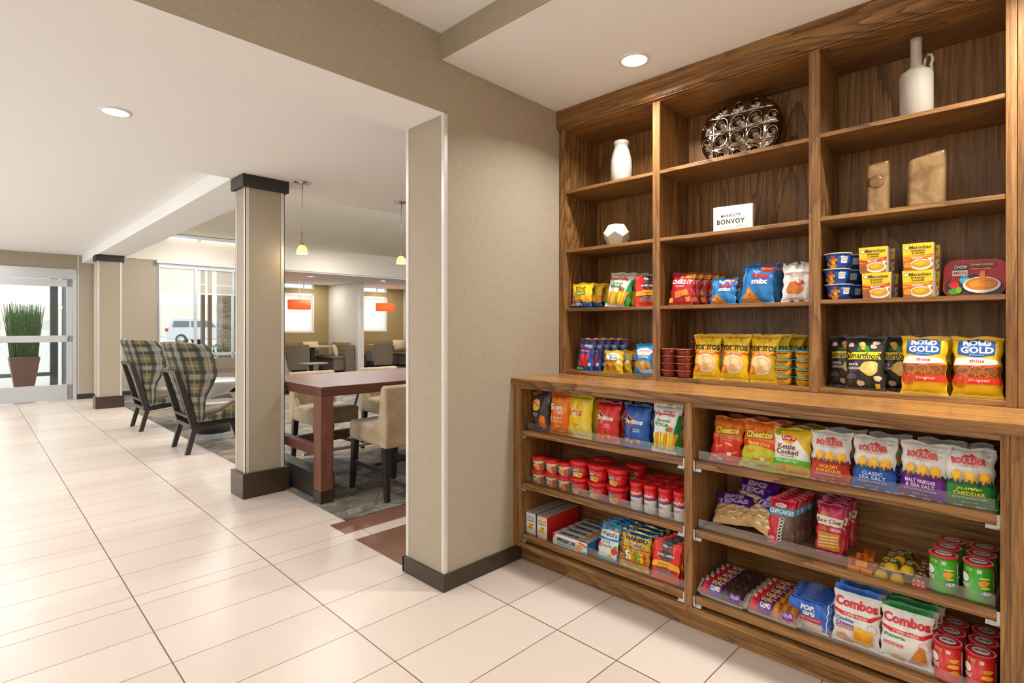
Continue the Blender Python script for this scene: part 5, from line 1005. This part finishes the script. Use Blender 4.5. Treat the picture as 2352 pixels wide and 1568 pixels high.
# counter-level shelf
row('vines', 'licorice_pouch', XU - .01, 1.955, Z4, 5, .038, '%s tall blue pouch of red licorice on the lowest left shelf', 'sweets pouch', dy=-.030, lean=-.14, roll=.05)
row('amos', 'cookie_bag', XU - .02, 1.745, Z4, 5, .05, '%s small yellow bag of cookies on the lowest left shelf', dy=-.032, lean=-.14)
row('sand', 'cookie_bag', XU - .02, 1.541, Z4, 2, .07, '%s light blue bag of sandwich cookies beside the bookcase stile', dy=-.01, lean=-.12)
salsa = tub('salsa_cup', 'x', 'food cup', .030, .036, .034, [(0, (134, 52, 38))], [R(.25, .2, .75, .8, (84, 36, 28)), T('SALSA DIP', .5, .6, .36, .16, (176, 120, 100), .01), T('chunky', .5, .38, .26, .12, (170, 110, 90), .01)], lid=(196, 120, 100), lidprof=[(.0365, .034), (.041, .0348), (.041, .0368), (.0001, .0372)], arcw=.1)
for c in range(2):
    for j in range(4):
        put_tub(salsa, (2.655, 1.397 - .085 * c, Z4 + .0374 * j), 'dark red dip cup in the %s stack, %s' % (['left', 'right'][c], ['bottom one', 'second from the bottom', 'third from the bottom', 'top one'][j]), FRONT + .05 * c, 'dark red dip cups')
for j in range(5): put_tub(salsa, (2.80, 1.300, Z4 + .0374 * j), 'dark red dip cup in the stack behind, %s' % ['bottom one', 'second from the bottom', 'third from the bottom', 'fourth from the bottom', 'top one'][j], FRONT, 'dark red dip cups')
for i, (yy, nb, yw) in enumerate(((1.198, 3, .14), (1.058, 3, -.03), (.924, 4, -.10))):
    row('tost', 'tortilla_chip_bag', XU, yy, Z4, nb, .072, '%s yellow bag of round tortilla chips in the ' + ['left', 'middle', 'right'][i] + ' row', dy=-.030, lean=-.15, yaw=yw, group='tortilla chip bags', seed=i)
ques = tub('cheese_dip_cup', 'x', 'food cup', .029, .035, .036, [(0, (226, 156, 30))], [R(.26, .62, .74, .78, (70, 60, 40)), T('QUESO', .5, .44, .3, .2, (120, 80, 30), .02), T('cheese dip', .5, .24, .26, .1, (140, 100, 40), .01)], lid=(90, 180, 200), lidprof=[(.0355, .036), (.0395, .0368), (.0395, .0385), (.0001, .039)], arcw=.1)
for c in range(2):
    for j in range(4):
        put_tub(ques, (2.672 + .01 * c, .829 - .080 * c, Z4 + .0392 * j), 'yellow cheese dip cup with blue lid in the %s stack, %s' % (['left', 'right'][c], ['bottom one', 'second from the bottom', 'third from the bottom', 'top one'][j]), FRONT, 'yellow cheese dip cups')
for j in range(4): put_tub(ques, (2.77, .80, Z4 + .0392 * j), 'yellow cheese dip cup with blue lid in the stack behind, %s' % ['bottom one', 'second from the bottom', 'third from the bottom', 'top one'][j], FRONT, 'yellow cheese dip cups')
row('smart', 'popcorn_bag', 2.735, .588, Z4, 1, 0, 'black popcorn bag at the left, tucked behind the front popcorn bag', lean=-.1)
row('smart', 'popcorn_bag', 2.66, .510, Z4, 1, 0, 'black popcorn bag standing foremost of the three popcorn bags', lean=-.14)
row('smart', 'popcorn_bag', 2.742, .412, Z4, 2, .075, '%s black popcorn bag on the right, beside the yellow pretzel bags', lean=-.1)
row('rold', 'pretzel_bag', 2.650, .310, Z4, 3, .08, '%s yellow pretzel bag in the row next to the popcorn', dy=-.012, lean=-.12)
row('rold', 'pretzel_bag', 2.662, .152, Z4, 3, .08, '%s yellow pretzel bag in the row at the right stile', lean=-.1)
# ---- tray L1
z = ZL[1]; w1 = ', top left tray'
row('bbq', 'potato_chip_bag', XL, 1.985, z, 3, .07, '%s black bag of barbecue chips', lean=-.08, where=w1)
row('sun', 'multigrain_chip_bag', XL, 1.846, z, 3, .072, '%s orange bag of multigrain chips', lean=-.08, where=w1)
row('lays', 'potato_chip_bag', XL, 1.712, z, 3, .072, '%s yellow bag of classic chips', dy=-.014, lean=-.1, where=w1)
row('dorr', 'tortilla_chip_bag', XL, 1.540, z, 3, .07, '%s red bag of tortilla chips', dy=-.012, lean=-.12, where=w1)
row('dorb', 'tortilla_chip_bag', XL, 1.374, z, 3, .07, '%s blue bag of tortilla chips', dy=-.01, lean=-.1, where=w1)
row('vegL', 'veggie_straw_bag', XL, 1.218, z, 3, .07, '%s white bag of veggie straws', dy=-.014, lean=-.1, where=w1)
# ---- tray L2: soups
z = ZL[2]
cupS = tub('soup_cup', 'x', 'soup cup', .033, .041, .058, [(0, (200, 190, 160)), (.03, (226, 214, 182))], [R(.0, .78, 1, .95, (232, 222, 190)), T('ORGANIC SOUP', .5, .86, .4, .09, (150, 130, 80), .01), BL(.28, .6, .14, .16, (110, 130, 90), 2), R(.12, .3, .42, .58, (216, 216, 196)), BL(.58, .5, .12, .22, (232, 140, 60), 3), R(.66, .1, .82, .72, (206, 40, 30)), R(.84, .1, 1, .8, (120, 130, 120)), BL(.3, .16, .2, .14, (206, 70, 50), 4)], lid=(206, 26, 24), lidprof=[(.0425, .056), (.0465, .058), (.0465, .071), (.044, .0745), (.0001, .0735)], arcw=.1)
for k, (yy, rz) in enumerate(((2.000, .35), (1.905, .2), (1.816, .1))):
    for j in range(2): put_tub(cupS, (2.305, yy, z + .0750 * j), 'small cream soup cup with red lid, %s of the %s stack' % (['bottom', 'top'][j], ['leftmost', 'middle', 'right'][k]), FRONT + rz - .15 * j, 'small red-lidded soup cups')
bowl = tub('soup_bowl', 'x', 'soup bowl', .043, .051, .066, [(0, (196, 30, 34))], [R(.05, .08, .45, .4, (226, 196, 140)), BL(.5, .24, .14, .2, (226, 170, 60), 2), BL(.52, .28, .07, .08, (110, 150, 50), 3), Q([(.06, .46), (.06, .8), (.26, .92), (.46, .8), (.46, .46), (.26, .4)], (236, 230, 226)), Q([(.075, .48), (.075, .78), (.26, .89), (.445, .78), (.445, .48), (.26, .43)], (120, 24, 30)), T('CHUNKY', .26, .62, .34, .18, WH, .035), T('Hearty', .26, .76, .2, .08, (230, 190, 180)), T('SOUP', .66, .62, .14, .12, (240, 150, 140), .02), R(.84, .2, .98, .8, (214, 70, 70))], lid=(206, 20, 26), lidprof=[(.052, .064), (.0575, .066), (.0575, .082), (.054, .0865), (.0001, .085)], arcw=.125)
for k, (xx, yy) in enumerate(((2.315, 1.722), (2.312, 1.606), (2.316, 1.492), (2.43, 1.655), (2.45, 1.47))):
    for j in range(2): put_tub(bowl, (xx, yy, z + .0870 * j), 'large red soup bowl, %s of the %s stack' % (['bottom', 'top'][j], ['left front', 'middle front', 'right front', 'left rear', 'right rear'][k]), FRONT + [.5, .2, .15, 0, .2][k] - [.45, .0][j] * (k == 0), 'large red soup bowls')
def sip(name, l1, l2):
    return tub(name, 'x', 'soup can', .0285, .0310, .112, [(0, (232, 228, 218)), (.060, (232, 228, 218)), (.062, (28, 70, 150)), (.068, (204, 26, 26))], [Q([(0, .55), (.3, .53), (.7, .53), (1, .58), (1, .62), (.7, .57), (.3, .57), (0, .6)], (28, 70, 150)), T('Campbell\'s', .5, .72, .84, .17, WH, .02, shear=.35), T('SOUP ON THE GO', .44, .555, .34, .028, WH, .005), T(l1, .46, .42, .40, .055, (206, 60, 50), .01), T(l2, .46, .35, .42, .05, (206, 70, 60), .005), T('NET WT 10.75 OZ', .46, .16, .3, .02, (150, 150, 150))], lid=(204, 22, 24), lidprof=[(.0315, .111), (.0335, .113), (.0335, .128), (.031, .1325), (.028, .131), (.0001, .1295)], arcw=.088)
sA = sip('soup_can', 'CHICKEN &', 'NOODLES'); sB = sip('sipping_soup_can', 'CREAMY', 'TOMATO')
cols4 = ['leftmost', 'second from the left', 'third from the left', 'rightmost']
for c, yy in enumerate((1.378, 1.304, 1.228, 1.152)):
    for k in range(4):
        s_ = sA if c < 2 else sB
        put_tub(s_, (2.300 + .069 * k, yy - .003 * k, z), 'white soup can with red lid, %s file, %s from the tray front' % (cols4[c], ORD[k] if k else 'foremost'), FRONT + [.12, -.25, -.3, .05][c], 'white and red sipping soup cans')
# ---- tray L3
z = ZL[3]; XF = 2.272
for k in range(6):
    place(BAGS['snB'], 'cracker_box', (XF + .004 + .0475 * k, 2.020, z), '%s white and blue snack cracker box in the left row, bottom left tray' % ORD[k], 'food box', 0, 0, 0, 'blue-sided snack boxes')
    place(BAGS['snR'], 'cracker_box', (XF + .000 + .0475 * k, 1.935, z), '%s white and red snack cracker box in the row beside the blue ones' % ORD[k], 'food box', 0, 0, 0, 'red-sided snack boxes')
for k in range(5): place(BAGS['prem'], 'saltine_box', (XF + .004 + .0605 * k, 1.745, z), '%s long white saltine cracker box lying on the bottom left tray' % ORD[k], 'food box', 0, 0, 0, 'long saltine boxes')
row('welch', 'fruit_snack_pouch', XF + .008, 1.538, z, 7, .036, '%s blue and white fruit snack pouch on the bottom left tray', 'sweets pouch', dy=-.006, lean=-.3)
row('hari', 'gummy_candy_bag', XF + .008, 1.384, z, 4, .055, '%s gold bag of gummy candy on the bottom left tray', 'sweets pouch', dy=-.003, lean=-.2)
row('jack', 'jerky_pouch', XF, 1.215, z, 6, .036, '%s red and yellow jerky pouch on the bottom left tray', 'jerky pouch', dy=-.006, lean=-.16)
# ---- tray R1
z = ZL[1]; w2 = ', top right tray'
row('chee', 'cheese_puff_bag', XL, .947, z, 2, .08, '%s orange and red bag of crunchy cheese snacks', dy=-.03, lean=-.22, yaw=.08, roll=.07, where=w2)
row('cheeh', 'cheese_puff_bag', XL, .812, z, 2, .08, '%s yellow-green bag of hot cheese snacks', dy=-.02, lean=-.2, roll=.05, where=w2)
row('kettle', 'potato_chip_bag', XL, .684, z, 3, .075, '%s yellow-white bag of kettle chips', dy=-.008, lean=-.14, where=w2)
for k_, yy, nb, w_ in (('b1', .550, 2, 'red-bottomed'), ('b2', .410, 2, 'blue-bottomed'), ('b3', .274, 2, 'purple-bottomed'), ('b4', .148, 2, 'green-bottomed')):
    row(k_, 'kettle_chip_bag', XL - .005, yy, z, nb, .105, '%s ' + w_ + ' white bag of kettle chips', dy=(-.03 if k_ != 'b4' else .012), lean=-.16, where=w2, yaw={'b1': .06, 'b2': -.02, 'b3': -.10, 'b4': .03}[k_], roll={'b1': .02, 'b2': .0, 'b3': .03, 'b4': -.02}[k_])
# ---- tray R2
z = ZL[2]
place(BAGS['bigtex'], 'cinnamon_roll_pack', (2.345, .935, z + .022), 'purple-topped clear pack of iced cinnamon rolls, the left one, leaning back', 'pastry pack', -.95, .1, -.12, 'cinnamon roll packs')
place(BAGS['bigtex'], 'cinnamon_roll_pack', (2.335, .835, z + .034), 'purple-topped clear pack of iced cinnamon rolls, the right one, tilted over its neighbour', 'pastry pack', -.85, -.1, .35, 'cinnamon roll packs')
place(BAGS['bigtex'], 'cinnamon_roll_pack', (2.45, .90, z + .045), 'purple-topped clear pack of iced cinnamon rolls behind the two front packs', 'pastry pack', -.6, 0, .1, 'cinnamon roll packs')
row('cupc', 'cupcake_pack', 2.318, .735, z, 6, .036, '%s red and brown cupcake pack leaning on the middle right tray', 'pastry pack', dy=-.004, lean=-.25)
row('claw', 'pastry_pack', 2.345, .568, z, 5, .04, '%s magenta bear claw pastry pack on the middle right tray', 'pastry pack', dy=-.002, lean=-.2)
for i, (xx, yy, zz, rz) in enumerate(((2.30, .475, 0, .2), (2.30, .425, 0, -.05), (2.315, .452, .0165, .15), (2.42, .45, 0, .1))):
    place(BAGS['crackO'], 'cracker_sandwich_pack', (xx, yy, z + zz), 'orange cheese cracker sandwich pack, %s' % ['lowest at the left', 'lowest at the right', 'lying on top of the others', 'lying at the back'][i], 'snack pack', 0, rz + PI / 2, 0, 'orange cracker packs')
r_ = random.Random(11); BAR_POS = []
for k in range(4):
    for j in range(3):
        if len(BAR_POS) < 11: BAR_POS.append((2.30 + .075 * k * .95, .385 - .045 * j, 0))
BAR_POS += [(2.335, .36, .021), (2.345, .315, .021), (2.42, .35, .021)]
ROWN = ['front', 'second', 'third', 'rear']; CN = ['left', 'middle', 'right']
for i, (xx, yy, zz) in enumerate(BAR_POS):
    key = 'barr' if (yy < .31 or i in (8,)) else 'bary'
    pos_ = ('on top of the pile, %s' % ['left', 'right', 'towards the back'][i - 11]) if i >= 11 else '%s row, %s' % (ROWN[i // 3], CN[i % 3])
    place(BAGS[key], 'nut_bar', (xx, yy - .012 * (key == 'barr'), z + zz), '%s wrapped nut bar in the pile, %s' % ('red-dotted' if key == 'barr' else 'yellow-ended', pos_), 'snack bar', 0, PI / 2 + r_.uniform(-.12, .12), 0, 'wrapped nut bars')
def pring(name, c, c2, food):
    return tub(name, 'x', 'chip can', .0365, .0365, .118, [(0, tuple(int(q * .9) for q in c)), (.006, c)], [R(.14, .80, .40, .93, c2), T('BETTER BITE', .27, .89, .20, .03, WH, .01), T('FLAVOR', .27, .84, .20, .035, (250, 220, 50), .03), R(.46, .82, .56, .91, (226, 226, 220)), T('230', .51, .87, .07, .03, (80, 80, 80), .01), E(.15, .62, .13, .12, WH), Q([(.02, .44), (.30, .49), (.30, .34), (.02, .40)], WH), Q([(.03, .43), (.29, .475), (.29, .355), (.03, .41)], (206, 30, 40)), T('PRINGLES', .16, .42, .24, .075, WH, .03), R(.86, .2, .97, .88, (236, 232, 200))] + [R(.87, .24 + .07 * q, .96, .245 + .07 * q, (110, 100, 80)) for q in range(9)] + food, lid=(206, 40, 50), lidprof=[(.0375, .1165), (.0395, .1175), (.0395, .1225), (.0375, .124), (.0365, .1235), (.0001, .1235)], lidD=[('ring', .5, .5, .52, .52, .10, (226, 206, 200)), E(.5, .5, .31, .31, (236, 232, 226)), Q([(.24, .50), (.36, .58), (.5, .54), (.64, .58), (.76, .50), (.62, .45), (.5, .49), (.38, .45)], (50, 38, 34))], arcw=.112)
pg = pring('green_chip_can', (60, 160, 30), (40, 120, 30), [BL(.62, .70, .12, .03, (206, 226, 130), 4), BL(.6, .57, .12, .09, (238, 156, 50), 2), BL(.64, .45, .12, .03, (196, 216, 120), 6), E(.66, .30, .14, .07, (30, 90, 160)), E(.66, .31, .12, .05, (232, 232, 228))])
pr = pring('red_chip_can', (206, 36, 32), (160, 24, 24), [BL(.64, .66, .12, .06, (232, 160, 56), 2), BL(.62, .5, .13, .07, (240, 176, 70), 3), BL(.66, .34, .12, .06, (222, 146, 50), 5)])
for c in range(2):
    for k in range(3 if c == 0 else 3):
        put_tub(pg, (2.292 + .083 * k, .216 - .088 * c - .004 * k, z), 'green chip can in the %s file, %s from the tray front' % (['left', 'right'][c], ORD[k] if k else 'foremost'), FRONT + .1, 'green chip cans')
# ---- tray R3
z = ZL[3]
def pile(key, x0, y0, n, what):
    for i in range(n):
        place(BAGS[key], 'doughnut_pack', (x0 + .047 * i, y0 - .003 * i, z + .0195 + .001 * i), '%s mini doughnut pack, %s in its overlapping row' % (what, ORD[i]), 'pastry pack', .5, .03 * ((i * 7) % 3 - 1), 0, 'packs of ' + what + ' doughnuts')
pile('donutc', 2.290, .948, 5, 'chocolate'); pile('donutn', 2.290, .745, 5, 'golden crunch')
row('pop', 'toaster_pastry_pack', 2.290, .628, z, 7, .026, '%s blue foil pack of toaster pastries on the bottom right tray', 'pastry pack', dy=-.0, lean=-.38)
row('com1', 'stuffed_pretzel_bag', 2.292, .468, z, 3, .058, '%s blue-topped white bag of stuffed snacks', dy=-.006, lean=-.2, where=', bottom right tray')
row('com2', 'stuffed_pretzel_bag', 2.290, .318, z, 4, .055, '%s green-topped white bag of stuffed snacks', dy=-.006, lean=-.22, where=', bottom right tray')
for c in range(2):
    for k in range(3): put_tub(pr, (2.294 + .083 * k, .205 - .083 * c - .003 * k, z), 'red chip can in the %s file, %s from the tray front' % (['left', 'right'][c], ORD[k] if k else 'foremost'), FRONT + .1, 'red chip cans')
# ================================================================ ORNAMENTS
v = thing('vase', 'white bottle-shaped ceramic vase on the top left shelf', 'vase', (2.74, 1.745, 2.153)); B('body', MB().lathe([(.052, 0), (.060, .006), (.062, .10), (.060, .14), (.050, .185), (.040, .215), (.038, .228), (.044, .232), (.044, .25), (.040, .253), (.034, .25), (.034, .2)], 44), CERAM, v)
# dodecahedron
ph = (1 + 5 ** .5) / 2; bm = bmesh.new()
pts = [(a, b, c) for a in (-1, 1) for b in (-1, 1) for c in (-1, 1)] + [(0, a / ph, b * ph) for a in (-1, 1) for b in (-1, 1)] + [(a / ph, b * ph, 0) for a in (-1, 1) for b in (-1, 1)] + [(a * ph, 0, b / ph) for a in (-1, 1) for b in (-1, 1)]
for p in pts: bm.verts.new(p)
bmesh.ops.convex_hull(bm, input=bm.verts); bmesh.ops.dissolve_limit(bm, angle_limit=.05, verts=bm.verts[:], edges=bm.edges[:])
f = max(bm.faces, key=lambda f: f.normal.dot(Vector((.2, .3, -1)).normalized())); Rm = f.normal.rotation_difference(Vector((0, 0, -1))).to_matrix().to_4x4()
bm.transform(Matrix.Rotation(.45, 4, 'Z') @ Rm @ Matrix.Scale(.0455, 4)); zmin = min(v.co.z for v in bm.verts)
for q in bm.verts: q.co.z -= zmin
me = bpy.data.meshes.new('dodecahedron_ornament'); bm.to_mesh(me); bm.free()
o = link('dodecahedron_ornament', me, CERAM, loc=(2.72, 1.765, 1.791), bevel=.0012); tag(o, 'white faceted dodecahedron ornament on the second left shelf', 'ornament')
# chrome dimpled oval sculpture
t = thing('metal_sculpture', 'shiny bronze-chrome oval sculpture covered with round dimples', 'sculpture', (2.80, 1.085, 2.153)); CHR = mat('bronze_chrome', sr(150, 138, 124), .08, 1)
Wd, Hd = .40, .335; nu, nv = 150, 120; V = []
cells = [((i - 2) * .083, (j - 1.5) * .078 + .15) for i in range(5) for j in range(4)]
for side in (-1, 1):
    for j in range(nv + 1):
        for i in range(nu + 1):
            a = 2 * i / nu - 1; b = 2 * j / nv - 1
            # squircle map onto a superellipse outline
            m = max(abs(a), abs(b)) + 1e-9; l = (abs(a) ** 2.4 + abs(b) ** 2.4) ** (1 / 2.4) + 1e-9; x = a * m / l * Wd / 2; zz = b * m / l * Hd / 2 + Hd / 2
            rim = max(0, 1 - m ** 6) ** .5; d = .036 * rim + .004
            fx = ((x / .083) % 1) if False else abs(((x / .083 + .5) % 1) - .5) * 2; fz = abs((((zz - .1675) / .084 + 0) % 1) - .5) * 2 if False else abs((((zz - .1675) / .084) % 1) - .5) * 2
            # pillow cells with a deep round hole in the middle of each
            cx = (round(x / .083)) * .083; cz = (math.floor((zz - .1675) / .084) + .5) * .084 + .1675; r = math.hypot((x - cx) / .083, (zz - cz) / .084) * 2; q = max(abs(x - cx) / .083, abs(zz - cz) / .084) * 2; hr = .62 if abs(cx) < .1 and abs(cz - .1675) < .1 else .36
            if m < .985: d += (.007 * math.exp(-((r - hr - .14) / .16) ** 2) - .005 * math.exp(-((q - 1) / .12) ** 2) - .034 * math.exp(-(r / hr) ** 6)) * rim
            V.append((x, side * d, zz))
F = []; M0 = (nu + 1) * (nv + 1)
for j in range(nv):
    for i in range(nu): k = j * (nu + 1) + i; F.append((k, k + 1, k + nu + 2, k + nu + 1)); F.append(tuple(M0 + q for q in (k, k + nu + 1, k + nu + 2, k + 1)))
B('body', MB().add(V, F, smooth=True), CHR, t); t.rotation_euler = (-.12, 0, FRONT + .06)
# acrylic sign block
t = thing('sign_block', 'small white block sign with dark lettering on the second middle shelf', 'sign', (2.72, 1.085, 1.791)); B('block', MB().box(-.095, .095, -.0, .035, 0, .135), WPLAS, t, bevel=.002)
mb = MB(); put_layers(mb, [T('MARRIOTT', .45, .64, .50, .10, (70, 66, 64), .012, sp=1.15), T('BONVOY', .45, .42, .70, .18, (44, 40, 38), .018, sp=1.1), R(.585, .34, .655, .352, (214, 90, 60)), T('BONVOY', .53, .22, .68, .13, (224, 220, 218), .005, sp=1.1)], lambda u, v, e: ((u - .5) * .19, -e, v * .135), .19, .135, step=.3, off0=.0006, doff=.0002); finish('lettering', mb, CARD, t)
t.rotation_euler.z = FRONT + .12
# jug
t = thing('jug', 'tall white stoneware jug with narrow neck and small looped handle on the top right shelf', 'vase', (2.74, .345, 2.158))
mb = MB(); prof = [(.050, 0), (.056, .006), (.056, .185)]; mb.lathe(prof + [(.052, .196), (.030, .212), (.0205, .222), (.0195, .232), (.0190, .315), (.021, .335), (.0165, .335), (.015, .25)], 44)
t.rotation_euler.z = FRONT; B('body', mb, CERAM2, t); B('handle', MB().tube([(.026, -.006, .212), (.030, -.008, .240), (.040, -.008, .256), (.050, -.008, .252), (.054, -.006, .234), (.048, -.004, .214), (.050, 0, .194)], [.005, .005, .005, .005, .005, .0055, .006], 10), CERAM2, t)
# gilded blocks
GOLD = mat('champagne_glaze', rough=.28, metal=.35, fn=lambda g, b: g.L.new(g.ramp(g.noise(g.obj(), 9, 4, .6, .8), [(.35, sr(116, 84, 48)), (.55, sr(150, 118, 76)), (.7, sr(182, 156, 116))]), b.inputs['Base Color']))
def block(w, d, h0, h1, loc, label, rz):
    t = thing('ceramic_block_vase', label, 'ornament', loc); V = [(-w / 2, -d / 2, 0), (w / 2, -d / 2, 0), (w / 2, d / 2, 0), (-w / 2, d / 2, 0), (-w / 2, -d / 2, h0), (w / 2, -d / 2, h1), (w / 2, d / 2, h1 - .004), (-w / 2, d / 2, h0 - .004)]
    o = B('body', MB().add(V, [(0, 3, 2, 1), (4, 5, 6, 7), (0, 1, 5, 4), (1, 2, 6, 5), (2, 3, 7, 6), (3, 0, 4, 7)]), GOLD, t, bevel=.015); t.rotation_euler.z = FRONT + rz; o.modifiers['bevel'].segments = 4
    if w < .11:
        B('dent', MB().lathe([(.03, 0), (.022, .003), (.0001, .0035)], 20).xf(Matrix.Translation((-.008, -d / 2 + .001, .13)) @ Matrix.Rotation(PI / 2, 4, 'X')), GOLD, t)
block(.082, .055, .205, .225, (2.73, .475, 1.7965), 'narrow champagne-gold block vase on the third right shelf', .25)
block(.122, .07, .195, .228, (2.73, .312, 1.7965), 'wide champagne-gold block vase with sloping top on the third right shelf', .25)
